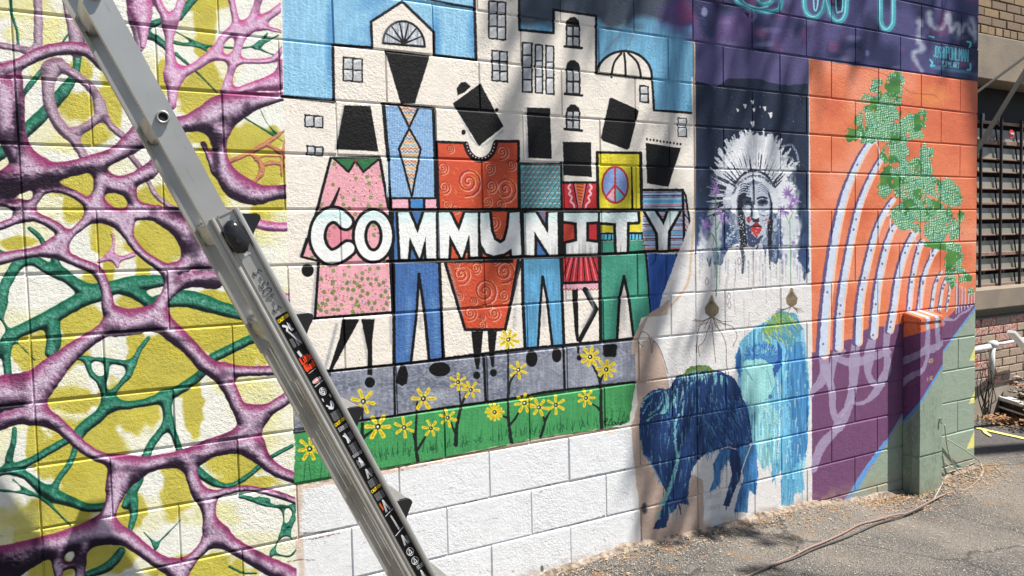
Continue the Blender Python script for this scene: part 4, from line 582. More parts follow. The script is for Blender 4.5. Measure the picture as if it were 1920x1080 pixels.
birch([(1636, 630), (1643, 550), (1654, 490), (1665, 448), (1676, 424)], 6.4, 4.5); birch([(1667, 620), (1675, 575), (1684, 515), (1697, 470), (1711, 440)], 5.6, 5); birch([(1703, 592), (1709, 530), (1718, 482), (1728, 452)], 3.8, 4); birch([(1722, 585), (1731, 522), (1744, 486), (1755, 466)], 3.8, 3.4); birch([(1746, 582), (1753, 535), (1764, 510)], 2.6, 2); birch([(1761, 582), (1767, 542), (1774, 522)], 2.2, 1.8); birch([(1774, 582), (1780, 545), (1783, 522)], 1.8, 1.2)
for P in ([(1670, 440), (1669, 410)], [(1676, 430), (1690, 424)], [(1664, 405), (1678, 392)], [(1712, 440), (1708, 430)], [(1714, 445), (1724, 434)], [(1724, 460), (1740, 455)], [(1752, 475), (1762, 468)], [(1716, 450), (1722, 466)], [(1640, 262), (1648, 280), (1650, 300)], [(1745, 490), (1745, 470)]): line(P, 1.1, (206, 210, 226))
# leaf masses of the painted wood with mosaic dashes
BLB = [(1678, 158, 18, 26), (1645, 163, 13, 15), (1662, 190, 30, 18), (1625, 185, 10, 9), (1650, 214, 38, 24), (1612, 225, 12, 12), (1628, 250, 28, 20), (1597, 253, 11, 14), (1662, 246, 34, 20), (1710, 236, 24, 24), (1729, 216, 8, 12), (1716, 252, 16, 9), (1680, 284, 24, 26), (1664, 290, 14, 16), (1690, 262, 16, 10), (1736, 290, 14, 20), (1725, 306, 22, 12), (1690, 315, 26, 16), (1668, 335, 18, 24), (1658, 358, 13, 15), (1705, 345, 34, 32), (1735, 325, 14, 30), (1748, 350, 20, 20), (1778, 345, 14, 12), (1782, 365, 22, 24), (1795, 370, 9, 16), (1690, 405, 20, 22), (1725, 392, 44, 24), (1762, 402, 26, 22), (1700, 424, 18, 8), (1720, 428, 9, 8), (1755, 434, 24, 22), (1790, 430, 13, 22), (1801, 408, 6, 12), (1750, 458, 18, 8), (1780, 462, 24, 10), (1788, 486, 18, 18), (1797, 470, 6, 10), (1784, 520, 9, 20), (1778, 500, 8, 14), (1800, 506, 9, 7), (1810, 522, 12, 9), (1820, 545, 7, 6)]
sl = win(1580, 125, 1836, 560); X, Y = PX[sl], PY[sl]; q = np.full(X.shape, 9., np.float32)
for cx, cy, rx, ry in BLB: q = np.minimum(q, np.hypot((X-cx)/rx, (Y-cy)/ry)+(3./rx)*(vn(X, Y, 5, seed=77)-.5)*2.6)
hole = (vn(X, Y, 9, 11, 79) > .86)
A = np.clip((1.02-q)*14, 0, 1)*(1-hole*.9); gcol = np.array([48, 112, 54])+(np.array([84, 140, 60])-np.array([48, 112, 54]))*vn(X, Y, 12, 12, 80)[..., None]; IMG[sl] += (gcol-IMG[sl])*A[..., None]
u_, v_ = X/3.5+(vn(X, Y, 9, 9, 301)-.5)*1.3, Y/4.6+(vn(X, Y, 8, 8, 302)-.5)*1.2+((np.floor(X/3.5).astype(int)*7919) % 13)/13.; cu, cv = u_-np.floor(u_), v_-np.floor(v_); hsh = np.random.default_rng(3).random((512, 512)).astype(np.float32)[np.floor(v_).astype(int) % 512, np.floor(u_).astype(int) % 512]
dash = (cu > .16) & (cu < .8) & (cv > .14) & (cv < .82) & (vn(X, Y, 20, 20, 81)+hsh*.25 > .42) & (q < .97) & ~hole & (X > 1606)
dc = np.array([190, 224, 206])+(np.array([92, 186, 186])-np.array([190, 224, 206]))*np.clip((hsh*1.7-.75), 0, 1)[..., None]; IMG[sl] = np.where(dash[..., None], IMG[sl]*.08+dc*.92, IMG[sl])
line([(1607, 127), (1630, 130), (1664, 142), (1690, 160), (1704, 172), (1726, 176), (1750, 178), (1756, 182)], .8, (150, 66, 44), a=.6)

# fine wear: grime specks, roller texture in the tint
n = vn(PX, PY, 2.4, 2.4, 90)*.5+vn(PX, PY, 9, 7, 91)*.5; IMG *= (.955+.08*n)[..., None]
m = (vn(PX, PY, 3.1, 2.2, 92)*vn(PX, PY, 40, 40, 93)) > .83; IMG[m] *= .8
# pavement splash: dusty foot of the wall
f = np.clip((.075-_wz)/.06, 0, 1)[:, None]*np.clip(vn(PX, PY, 12, 9, 94)*1.7-.3, 0, 1); IMG += (np.array([150, 132, 114])-IMG)*(f*.6)[..., None]
lum = IMG.mean(-1, keepdims=True); IMG = lum+(IMG-lum)*.9; IMG = np.clip(IMG, 0, 255)

def to_image(name, arr):
    h, w_ = arr.shape[:2]; im = bpy.data.images.new(name, w_, h, alpha=False)
    px_ = np.ones((h, w_, 4), np.float32); px_[..., :3] = arr[::-1]/255.; im.pixels.foreach_set(px_.ravel()); im.update(); im.pack(); return im
MURAL = to_image('wall_paint', IMG)
# paint on the metal box: left side (0..W1) and front (W1..W), bottom to top = z -.12..1.03
def on_sheet(w_, h, fn):
    global PX, PY, IMG, win
    keep = PX, PY, IMG, win
    PX, PY = np.meshgrid(np.arange(w_, dtype=np.float32), np.arange(h, dtype=np.float32)); IMG = np.zeros((h, w_, 3), np.float32)
    win = lambda x0, y0, x1, y1: (slice(max(0, int(y0)-1), max(0, min(h, int(y1)+2))), slice(max(0, int(x0)-1), max(0, min(w_, int(x1)+2))))
    fn(); out = np.clip(IMG, 0, 255); PX, PY, IMG, win = keep; return out
def paint_box():
    IMG[:] = PP                          # 340 x 1150 sheet, 1 px = 1 mm, side 0..110, front 110..340
    poly([(-5, -5), (345, -5), (345, 95), (230, 105), (110, 120), (-5, 160)], OG, rough=2)
    poly([(-5, 680), (110, 540), (345, 330), (345, 1160), (-5, 1160)], GF); line([(-5, 680), (110, 540), (345, 330)], 8, (92, 150, 210), smooth=False)
    for P in ([(0, 300, 22), (60, 270, 20), (120, 240, 22), (180, 225, 26), (250, 225, 24), (330, 200, 16)], [(180, 0, 20), (185, 120, 22), (180, 220, 26)], [(270, 0, 20), (280, 120, 24), (290, 215, 24)], [(190, 240, 20), (150, 330, 16), (60, 380, 18), (-10, 440, 16)]): line(P, 1, (156, 146, 176), rough=6, rs=12, a=.9)
    for P in ([(180, -5, 15), (184, 95, 15)], [(270, -5, 15), (276, 90, 15)]): line(P, 1, (192, 206, 226), rough=4)
    for x, y in ((215, 300), (200, 405)):
        poly([(x-26, y-12), (x+34, y-18), (x+34, y+12), (x-26, y+18)], (120, 84, 110)); text('425' if y < 350 else '1742', (x-22, y-12), (11, -1), (0, 20), 2.2, (196, 180, 130), a=.8, sp=1.3)
    rb2 = random.Random(6)
    for i in range(60): x, y = rb2.uniform(0, 340), rb2.uniform(100, 1140); line([(x, y), (x+rb2.uniform(-3, 3), y+rb2.uniform(10, 90))], (rb2.uniform(1, 3), .5), (80, 78, 70) if i % 3 else (170, 176, 166), a=rb2.uniform(.08, .3), soft=4, smooth=False)
    n = vn(PX, PY, 50, 90, 5)*vn(PX, PY, 9, 14, 6); IMG[:] = IMG*(1-.22*n)[..., None]
    f = np.clip((PY-980)/150, 0, 1)*vn(PX, PY, 14, 20, 7); IMG[:] = IMG+(np.array([120, 104, 88])-IMG)*(f*.8)[..., None]
BOXIMG = to_image('box_paint', on_sheet(340, 1150, paint_box))
def paint_label():
    IMG[:] = (16, 16, 18)                # 90 x 2000 sheet: 45 mm x 1 m, top first; ux = across, uy = down
    W2 = (214, 216, 218); rg = random.Random(4)
    def block(y, n, x0=14, x1=78, c=(150, 152, 156)):
        for i in range(n):
            a = x0+rg.uniform(0, 4); 
            while a < x1: b = min(x1, a+rg.uniform(4, 13)); line([(a, y+i*7), (b, y+i*7-1)], 1.5, c, smooth=False, soft=1, rough=.6); a = b+4
    def caution(y, c=(232, 200, 30)): text('CAUTION', (6, y), (8.6, -.9), (.5, 17), 2.1, c, sp=1.35)
    def ladder(x, y, h, tilt=.18, both=True):
        for s in ((-1, 1) if both else (1,)):
            for o in (0, 9): line([(x+o*.6, y), (x+s*h*tilt+o, y+h)], 1.8, W2, smooth=False)
            for k in range(1, 8): line([(x+s*h*tilt*k/8, y+h*k/8), (x+s*h*tilt*k/8+9, y+h*k/8)], 1.2, W2, smooth=False)
    caution(20); poly([(52, 52), (66, 70), (64, 92), (74, 108), (54, 112), (46, 88)], W2); line([(20, 62), (38, 78), (28, 96)], 7, W2); line([(30, 100), (70, 190)], 5, (190, 192, 196)); block(130, 11, 44, 80); block(150, 8, 12, 34)
    poly([(16, 230), (34, 226), (40, 262), (22, 268)], (200, 200, 200)); R_ = (236, 74, 34)
    text('Little', (14, 274), (11, -1), (.5, 34), 3.7, R_, sp=1.15); text('Giant', (16, 322), (11.6, -1), (.5, 34), 3.8, R_, sp=1.25); text('L', (10, 270), (13, -1), (.5, 38), 3.8, R_); text('G', (12, 318), (12, -1), (.5, 38), 3.8, R_); line([(18, 372), (76, 366)], 1.6, W2)
    ell(44, 430, 34, 14, (214, 214, 214)); ell(44, 430, 31, 11.5, (186, 48, 44)); text('DANGER', (18, 424), (7.4, -.6), (0, 12), 1.5, (240, 240, 240)); line([(12, 458), (80, 448)], 2.4, W2, smooth=False)
    ell(44, 505, 25, 25, W2); ell(44, 505, 20, 20, (30, 30, 32)); line([(44, 488), (60, 505), (44, 522), (28, 505), (44, 488)], 3, W2, smooth=False); ell(44, 505, 5, 5, W2)
    for x in (16, 74): poly([(x-7, 548), (x, 536), (x+7, 548), (x+3, 548), (x+3, 560), (x-3, 560), (x-3, 548)], W2)
    line([(20, 590), (42, 612), (60, 580), (64, 604), (48, 622), (26, 612)], 5, W2); block(645, 8); caution(710); block(745, 4, 8, 82, W2)
    ladder(32, 790, 60, .1, False); line([(22, 800), (34, 820), (30, 850)], 6, W2); block(800, 7, 54, 82); block(870, 9, 20, 74); block(935, 3, 8, 82, W2)
    ladder(40, 965, 60, .15); line([(34, 985), (50, 1000)], 6, W2); block(975, 8, 12, 28); ladder(44, 1050, 60, .25); block(1060, 6, 58, 82); block(1125, 7)
    caution(1185); block(1220, 7, 10, 80); ladder(44, 1275, 80, .2); poly([(10, 1285), (22, 1280), (26, 1330), (14, 1336)], (200, 84, 40)); line([(10, 1375), (82, 1362)], 2, W2, smooth=False)
    ladder(42, 1390, 110, .06, False); line([(6, 1520), (84, 1502)], 2.4, W2, smooth=False); ladder(44, 1540, 70, .2); block(1560, 8, 56, 82)
    for y in (1665, 1735):
        ell(44, y, 28, 28, W2); ell(44, y, 24, 24, (20, 20, 22)); line([(44, y-18), (30, y+14), (58, y+14), (44, y-18)], 2.4, W2, smooth=False); line([(24, y+8), (36, y+16), (50, y+8), (62, y+14)], 2, W2)
    block(1775, 4, 30, 84, W2); ladder(44, 1810, 70, .16); block(1890, 8); ladder(30, 1955, 34, .3)
LABIMG = to_image('ladder_label', on_sheet(90, 2000, paint_label))

# ------------------------------------------------------------------ scene helpers
col0 = scene.collection
def tag(o, label=None, cat=None, group=None, kind=None):
    for k, v in (('label', label), ('category', cat), ('group', group), ('kind', kind)):
        if v: o[k] = v
    return o
def mesh(name, V, Fs, mat=None, smooth=False):
    me = bpy.data.meshes.new(name); me.from_pydata([tuple(v) for v in V], [], Fs); me.update()
    if mat: me.materials.append(mat)
    if smooth: me.shade_smooth()
    return me
def link(name, me, parent=None, loc=None, rot=None):
    o = bpy.data.objects.new(name, me); col0.objects.link(o)
    if parent: o.parent = parent
    if loc is not None: o.location = loc
    if rot is not None: o.rotation_euler = rot
    return o
def empty(name, loc): 
    o = bpy.data.objects.new(name, None); col0.objects.link(o); o.location = loc; o.empty_display_size = .1; return o
def bmobj(name, bm, mat, parent=None, smooth=False, loc=None):
    me = bpy.data.meshes.new(name); bmesh.ops.recalc_face_normals(bm, faces=bm.faces); bm.to_mesh(me); bm.free(); me.materials.append(mat)
    if smooth: me.shade_smooth()
    return link(name, me, parent, loc)
def bbox(bm, x0, y0, z0, x1, y1, z1, bev=0, M=None, seg=1):
    r = bmesh.ops.create_cube(bm, size=1); vs_ = r['verts']
    for v in vs_: v.co = Vector((x0+(v.co.x+.5)*(x1-x0), y0+(v.co.y+.5)*(y1-y0), z0+(v.co.z+.5)*(z1-z0)))
    if bev:
        es = list({e for v in vs_ for e in v.link_edges}); g = bmesh.ops.bevel(bm, geom=es, offset=bev, segments=seg, affect='EDGES'); vs_ = list({v for f in g['faces'] for v in f.verts}|{v for v in vs_ if v.is_valid})
    if M is not None:
        for v in vs_: v.co = M @ v.co
    return vs_
def tube(bm, P, r, n=8, cap=True):
    if len(P) < 2: return
    P = [Vector(p) for p in P]; rings = []
    for i, p in enumerate(P):
        t = (P[min(i+1, len(P)-1)]-P[max(i-1, 0)]).normalized(); a = t.cross(Vector((.13, .9, .41))).normalized(); b = t.cross(a)
        rr = r if np.isscalar(r) else r[i]
        rings.append([bm.verts.new(p+a*rr*math.cos(2*math.pi*k/n)+b*rr*math.sin(2*math.pi*k/n)) for k in range(n)])
    for A, B in zip(rings[:-1], rings[1:]):
        for k in range(n): bm.faces.new((A[k], A[(k+1) % n], B[(k+1) % n], B[k]))
    if cap: bm.faces.new(rings[0][::-1]); bm.faces.new(rings[-1])
def prism(bm, prof, A, B, u, v):
    """closed profile (list of (a,b)) swept from A to B, a along u and b along v"""
    A, B, u, v = map(Vector, (A, B, u, v)); r0 = [bm.verts.new(A+u*a+v*b) for a, b in prof]; r1 = [bm.verts.new(B+u*a+v*b) for a, b in prof]; n = len(prof)
    for k in range(n): bm.faces.new((r0[k], r0[(k+1) % n], r1[(k+1) % n], r1[k]))
    bm.faces.new(r0[::-1]); bm.faces.new(r1)

# materials
def mat(name, color=(.5, .5, .5), rough=.6, metal=0., noise=None, bump=None, spec=None, coat=0):
    m = bpy.data.materials.new(name); m.use_nodes = True; n = m.node_tree; b = n.nodes['Principled BSDF']
    b.inputs['Base Color'].default_value = (*color, 1); b.inputs['Roughness'].default_value = rough; b.inputs['Metallic'].default_value = metal
    if spec is not None: b.inputs['Specular IOR Level'].default_value = spec
    if coat: b.inputs['Coat Weight'].default_value = coat
    geo = n.nodes.new('ShaderNodeNewGeometry')
    if noise:
        sc, c2, lo, hi = noise[:4]; t = n.nodes.new('ShaderNodeTexNoise'); t.inputs['Scale'].default_value = sc; t.inputs['Detail'].default_value = 6; n.links.new(geo.outputs['Position'], t.inputs['Vector'])
        mr = n.nodes.new('ShaderNodeMapRange'); mr.inputs[1].default_value = lo; mr.inputs[2].default_value = hi; n.links.new(t.outputs[0], mr.inputs[0])
        mx = n.nodes.new('ShaderNodeMix'); mx.data_type = 'RGBA'; mx.inputs[6].default_value = (*color, 1); mx.inputs[7].default_value = (*c2, 1); n.links.new(mr.outputs[0], mx.inputs[0]); n.links.new(mx.outputs[2], b.inputs['Base Color'])
    if bump:
        prev = None
        for sc, dist in bump:
            t = n.nodes.new('ShaderNodeTexNoise'); t.inputs['Scale'].default_value = sc; t.inputs['Detail'].default_value = 4; n.links.new(geo.outputs['Position'], t.inputs['Vector'])
            bp = n.nodes.new('ShaderNodeBump'); bp.inputs['Strength'].default_value = 1; bp.inputs['Distance'].default_value = dist; n.links.new(t.outputs[0], bp.inputs['Height'])
            if prev: n.links.new(prev.outputs[0], bp.inputs['Normal'])
            prev = bp
        n.links.new(prev.outputs[0], b.inputs['Normal'])
    return m
def painted(name, img, rough=.5, wall=True, bumpk=1.):
    m = bpy.data.materials.new(name); m.use_nodes = True; n = m.node_tree; L = n.links; b = n.nodes['Principled BSDF']; b.inputs['Roughness'].default_value = rough; b.inputs['Specular IOR Level'].default_value = .22
    im = n.nodes.new('ShaderNodeTexImage'); im.image = img; im.extension = 'EXTEND'; geo = n.nodes.new('ShaderNodeNewGeometry')
    if wall:
        s = n.nodes.new('ShaderNodeSeparateXYZ'); L.new(geo.outputs['Position'], s.inputs[0]); c = n.nodes.new('ShaderNodeCombineXYZ')
        for k, (a, w0, w1) in enumerate((('X', WX0, WX0+TW/S), ('Z', WZ1-TH/S, WZ1))):
            mr = n.nodes.new('ShaderNodeMapRange'); mr.clamp = False; mr.inputs[1].default_value = w0; mr.inputs[2].default_value = w1; L.new(s.outputs[a], mr.inputs[0]); L.new(mr.outputs[0], c.inputs[k])
        L.new(c.outputs[0], im.inputs[0])
    else:
        uv = n.nodes.new('ShaderNodeUVMap'); L.new(uv.outputs[0], im.inputs[0])
    L.new(im.outputs[0], b.inputs['Base Color'])
    prev = None
    for kind, sc, dist in (('n', 20, .0026), ('n', 85, .0026), ('n', 230, .0017), ('v', 110, .0022)) if wall else (('n', 30, .0008), ('n', 240, .0002)):
        t = n.nodes.new('ShaderNodeTexNoise' if kind == 'n' else 'ShaderNodeTexVoronoi'); t.inputs['Scale'].default_value = sc
        if kind == 'n': t.inputs['Detail'].default_value = 3
        L.new(geo.outputs['Position'], t.inputs['Vector'])
        out = t.outputs[0]
        if kind == 'v':
            mr = n.nodes.new('ShaderNodeMapRange'); mr.inputs[1].default_value = 0; mr.inputs[2].default_value = .22; L.new(out, mr.inputs[0]); out = mr.outputs[0]
        bp = n.nodes.new('ShaderNodeBump'); bp.inputs['Distance'].default_value = dist*bumpk; L.new(out, bp.inputs['Height'])
        if wall:
            tn = n.nodes.new('ShaderNodeTexNoise'); tn.inputs['Scale'].default_value = 2.3 if kind == 'n' else 5; tn.inputs['Detail'].default_value = 3; L.new(geo.outputs['Position'], tn.inputs['Vector'])
            mm = n.nodes.new('ShaderNodeMapRange'); mm.inputs[1].default_value = .35; mm.inputs[2].default_value = .65; mm.inputs[3].default_value = .3; mm.inputs[4].default_value = 1.; L.new(tn.outputs[0], mm.inputs[0]); L.new(mm.outputs[0], bp.inputs['Strength'])
        if prev: L.new(prev.outputs[0], bp.inputs['Normal'])
        prev = bp
    L.new(prev.outputs[0], b.inputs['Normal']); return m
M_WALL = painted('mural_paint_on_block', MURAL, .6); M_BOX = painted('mural_paint_on_steel', BOXIMG, .42, False); M_LAB = painted('printed_label', LABIMG, .35, False, .3)
M_RAW = mat('raw_block', (.33, .31, .28), .95, noise=(30, (.22, .2, .18), .3, .7), bump=[(60, .004)])

# ------------------------------------------------------------------ ground: one sheet, falling slightly at the box
gx_ = [-1e3, -1.2, -.6, -.25, .6, 1.05, 1.4, 2.1, 3.0, 1e3]; gz_ = [0, 0, .035, .012, -.008, -.06, -.088, -.05, 0, 0]
def gz(x, y): return float(np.interp(x, gx_, gz_))*math.exp(-max(0, -y)*.35)+.004*math.sin(x*5.1+y*3.3)*math.exp(-abs(y))
def axis(a, b, s, far): 
    c = list(np.arange(a, b+1e-6, s)); k = s*2
    lo, hi = c[0], c[-1]
    while hi < far: hi += k; lo -= k; c = [lo]+c+[hi]; k *= 1.6
    return c
ax, ay = axis(-3.5, 4.5, .05, 90), axis(-3.2, 1.6, .05, 90)
V = [(x, y, gz(x, y)) for y in ay for x in ax]; n = len(ax)
Fg = [(j*n+i, j*n+i+1, (j+1)*n+i+1, (j+1)*n+i) for j in range(len(ay)-1) for i in range(n-1)]
M_ASP = bpy.data.materials.new('worn_asphalt'); M_ASP.use_nodes = True; nn = M_ASP.node_tree; L = nn.links; b = nn.nodes['Principled BSDF']; b.inputs['Roughness'].default_value = .92; b.inputs['Specular IOR Level'].default_value = .25
geo = nn.nodes.new('ShaderNodeNewGeometry')
def tnode(kind, sc, det=5):
    t = nn.nodes.new(kind); t.inputs['Scale'].default_value = sc
    if 'Noise' in kind: t.inputs['Detail'].default_value = det
    L.new(geo.outputs['Position'], t.inputs['Vector']); return t
def ramp(src, stops):
    r = nn.nodes.new('ShaderNodeValToRGB'); L.new(src, r.inputs[0]); e = r.color_ramp.elements
    while len(e) < len(stops): e.new(.5)
    for k, (p, c) in enumerate(stops): e[k].position = p; e[k].color = (*c, 1)
    return r
def mixn(a, b_, f, mode='MIX'):
    m = nn.nodes.new('ShaderNodeMix'); m.data_type = 'RGBA'; m.blend_type = mode
    for s, v in ((6, a), (7, b_)):
        if isinstance(v, tuple): m.inputs[s].default_value = (*v, 1)
        else: L.new(v, m.inputs[s])
    if isinstance(f, float): m.inputs[0].default_value = f
    else: L.new(f, m.inputs[0])
    return m.outputs[2]
v1 = tnode('ShaderNodeTexVoronoi', 150); v2 = tnode('ShaderNodeTexVoronoi', 62)
stone = ramp(v1.outputs['Color'], [(.1, (.09, .083, .075)), (.45, (.165, .152, .135)), (.75, (.25, .23, .205)), (.97, (.44, .41, .37))])
base_ = mixn(stone.outputs[0], (.06, .058, .055), ramp(v1.outputs['Distance'], [(.25, (0, 0, 0)), (.6, (1, 1, 1))]).outputs[0])
big = ramp(tnode('ShaderNodeTexNoise', 1.6).outputs[0], [(.4, (0, 0, 0)), (.62, (1, 1, 1))]); base_ = mixn(base_, (.26, .225, .185), mixn((0, 0, 0), (.5, .5, .5), big.outputs[0]))
rust = ramp(tnode('ShaderNodeTexNoise', 9, 7).outputs[0], [(.55, (0, 0, 0)), (.68, (.8, .8, .8))]); sx = nn.nodes.new('ShaderNodeSeparateXYZ'); L.new(geo.outputs['Position'], sx.inputs[0])
mr = nn.nodes.new('ShaderNodeMapRange'); mr.inputs[1].default_value = -.75; mr.inputs[2].default_value = -.05; L.new(sx.outputs['Y'], mr.inputs[0])
mu = nn.nodes.new('ShaderNodeMath'); mu.operation = 'MULTIPLY'; L.new(mr.outputs[0], mu.inputs[0]); L.new(rust.outputs[0], mu.inputs[1]); base_ = mixn(base_, (.24, .14, .07), mu.outputs[0])
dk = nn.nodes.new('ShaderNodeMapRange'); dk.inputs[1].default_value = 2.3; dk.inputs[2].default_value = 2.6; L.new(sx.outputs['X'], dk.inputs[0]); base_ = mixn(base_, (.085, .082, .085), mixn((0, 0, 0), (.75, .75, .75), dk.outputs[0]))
ck = nn.nodes.new('ShaderNodeTexVoronoi'); ck.feature = 'DISTANCE_TO_EDGE'; ck.inputs['Scale'].default_value = 1.15; wv = nn.nodes.new('ShaderNodeVectorMath'); wv.operation = 'ADD'; L.new(geo.outputs['Position'], wv.inputs[0]); ws = nn.nodes.new('ShaderNodeVectorMath'); ws.operation = 'SCALE'; ws.inputs['Scale'].default_value = .35; L.new(tnode('ShaderNodeTexNoise', 3).outputs['Color'], ws.inputs[0]); L.new(ws.outputs[0], wv.inputs[1]); L.new(wv.outputs[0], ck.inputs['Vector'])
crk = ramp(ck.outputs[0], [(.0, (.75, .75, .75)), (.012, (0, 0, 0))]); base_ = mixn(base_, (.035, .032, .03), crk.outputs[0])
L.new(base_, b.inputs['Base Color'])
bp = nn.nodes.new('ShaderNodeBump'); bp.inputs['Distance'].default_value = .006; L.new(v1.outputs['Distance'], bp.inputs['Height']); bp.invert = True
bq = nn.nodes.new('ShaderNodeBump'); bq.inputs['Distance'].default_value = .01; L.new(tnode('ShaderNodeTexNoise', 26).outputs[0], bq.inputs['Height']); L.new(bp.outputs[0], bq.inputs['Normal']); L.new(bq.outputs[0], b.inputs['Normal'])
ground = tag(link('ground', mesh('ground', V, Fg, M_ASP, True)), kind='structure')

# ------------------------------------------------------------------ the painted block wall: every block an object, paint runs over all
B, H, RX = .4064, .2032, 2.175
wall = tag(empty('block_wall', (0, 0, 0)), 'long wall of painted concrete blocks covered with colourful murals, behind the ladder', 'wall')
BM = {}
def block_mesh(w_, flush):
    key = (round(w_, 4), flush)
    if key not in BM:
        bm = bmesh.new(); g, bv = .003, (.0055 if flush == 0 else .004)
        hw, hh = w_/2-g*.7, H/2-g
        f = [(-hw+bv*.5, -hh+bv), (hw-bv*.5, -hh+bv), (hw-bv*.5, hh-bv), (-hw+bv*.5, hh-bv)]; o = [(-hw, -hh), (hw, -hh), (hw, hh), (-hw, hh)]
        A = [bm.verts.new((x, 0, z)) for x, z in f]; Bv = [bm.verts.new((x, bv*.9, z)) for x, z in o]; Cv = [bm.verts.new((x, .19, z)) for x, z in o]
        bm.faces.new(A)
        for k in range(4): bm.faces.new((A[k], Bv[k], Bv[(k+1) % 4], A[(k+1) % 4])); bm.faces.new((Bv[k], Cv[k], Cv[(k+1) % 4], Bv[(k+1) % 4]))
        bm.faces.new(Cv[::-1]); bmesh.ops.recalc_face_normals(bm, faces=bm.faces)
        me = bpy.data.meshes.new('block'); bm.to_mesh(me); bm.free(); me.materials.append(M_WALL); BM[key] = me
    return BM[key]
CJ = -.6055*B
nb = 0
for r in range(-3, 14):
    even = r % 2 == 0
    cuts = {-9.5*B, CJ, RX, -7.5*B}
    u = (-9.5 if not even else -9)
    left = [k*B for k in (np.arange(-9.5, -.6, 1) if even else np.arange(-9, -.6, 1))]; right = [(k-.12)*B for k in (np.arange(.5, 5.2, 1) if even else np.arange(0, 5.2, 1))]
    xs = sorted(set([round(x, 5) for x in list(cuts)+left+right if -9.5*B-1e-6 <= x <= RX+1e-6]))
    xs = [x for i, x in enumerate(xs) if i == 0 or x-xs[i-1] > .05]+([] if RX-xs[-1] < .06 else [])
    xs[-1] = RX
    z = (12.5-r)*H
    for a, b_ in zip(xs[:-1], xs[1:]):
        o = link('block', block_mesh(b_-a, (nb*7+r) % 3 == 0), wall, ((a+b_)/2, random.uniform(-.0012, .0012), z), (random.uniform(-.003, .003), 0, random.uniform(-.002, .002))); nb += 1
bm = bmesh.new(); zt = 16.0*H; bbox(bm, -9.5*B+.01, .0046, -.22, RX-.008, .185, zt-.01); bmobj('mortar', bm, M_WALL, wall)
bm = bmesh.new(); bbox(bm, -9.5*B, -.02, zt+.002, RX+.02, .21, zt+.06, .006); bmobj('coping', bm, M_RAW, wall)
# broken strip of old mortar and paint at the wall's foot
M_FOOT = mat('dusty_mortar', (.30, .24, .19), .95, noise=(40, (.13, .1, .075), .42, .6), bump=[(90, .005), (30, .008)])
V, Fs = [], []; xs = np.arange(-3.6, 2.17, .012)
for i, x in enumerate(xs):
    h1 = .004+.012*float(vn(np.array([x*100]), np.array([3.]), 3, seed=3)[0]); h2 = .022*float(vn(np.array([x*100]), np.array([9.]), 9, seed=5)[0]); d1 = .008+.024*float(vn(np.array([x*100]), np.array([1.]), 6, seed=8)[0])
    g = gz(x, 0); V += [(x, .012, g+h1+h2), (x, -.006-d1*.3, g+h1*.9+h2*.8), (x, -.006-d1, g+.006), (x, -.02-d1, g-.02)]
    if i: 
        k = i*4
        for q in range(3): Fs.append((k-4+q, k-3+q, k+1+q, k+q))
link('footing', mesh('footing', V, Fs, M_FOOT), wall)

# ------------------------------------------------------------------ utility box
box = tag(empty('utility_box', (1.41, 0, -.1)), 'tall narrow metal utility box painted orange, purple and green like the wall it stands against', 'utility box')
def boxpart(name, x0, x1, y0, z0, z1, top=0., mtl=M_BOX, bev=.004):
    V = []; D = y0
    bm = bmesh.new(); vs_ = bbox(bm, x0, D, z0, x1, -.001, z1)
    for v in vs_:
        if top and v.co.z > z1-1e-4 and v.co.y > D+.02: v.co.z += top
    bmesh.ops.bevel(bm, geom=[e for e in bm.edges], offset=bev, segments=2, affect='EDGES')
    bmesh.ops.recalc_face_normals(bm, faces=bm.faces); uv = bm.loops.layers.uv.new()
    for f in bm.faces:
        side = abs(f.normal.x) > .7
        for l in f.loops:
            c = l.vert.co; s_ = (-c.y) if False else None
            u_ = (c.y+.115)*1000 if side else 112+(c.x-1.41)*1000
            if side: u_ = 110-(-c.y-0)*1000*0+0; u_ = max(1, min(109, (.112+c.y)*1000)); u_ = 110-u_
            l[uv].uv = (min(339, u_)/340, max(0., min(1., (c.z+.13)/1.15)))
    me = bpy.data.meshes.new(name); bm.to_mesh(me); bm.free(); me.materials.append(mtl)
    o = link(name, me, box); o.location = (-1.41, 0, .1); return o
BX1 = 1.638
boxpart('cabinet', 1.413, BX1-.003, -.104, -.13, .955); boxpart('lid', 1.406, BX1+.003, -.114, .957, .985, .03, bev=.005)
boxpart('door_panel', 1.409, BX1, -.110, .16, .945, bev=.003); boxpart('lower_panel', 1.409, BX1, -.109, -.13, .152, bev=.003); 
M_STEEL = mat('zinc_steel', (.5, .5, .5), .35, .9, bump=[(120, .0004)])
bm = bmesh.new(); tube(bm, [(BX1-.03, -.108, .36), (BX1-.03, -.122, .36)], .007, 10); bbox(bm, BX1-.038, -.122, .33, BX1-.022, -.118, .352, .002); o = bmobj('latch', bm, M_STEEL, box); o.location = (-1.41, 0, .1)
for z in (.05, .09): 
    bm = bmesh.new(); tube(bm, [(1.412, -.05, z), (1.402, -.05, z)], .005, 8); o = bmobj('screw', bm, M_STEEL, box); o.location = (-1.41, 0, .1)
# hinge line strip on the shaded side
bm = bmesh.new(); bbox(bm, 1.4, -.06, -.1, 1.411, -.054, .34, .001); o = bmobj('hinge_strip', bm, mat('green_paint', (.2, .25, .19), .5), box); o.location = (-1.41, 0, .1)

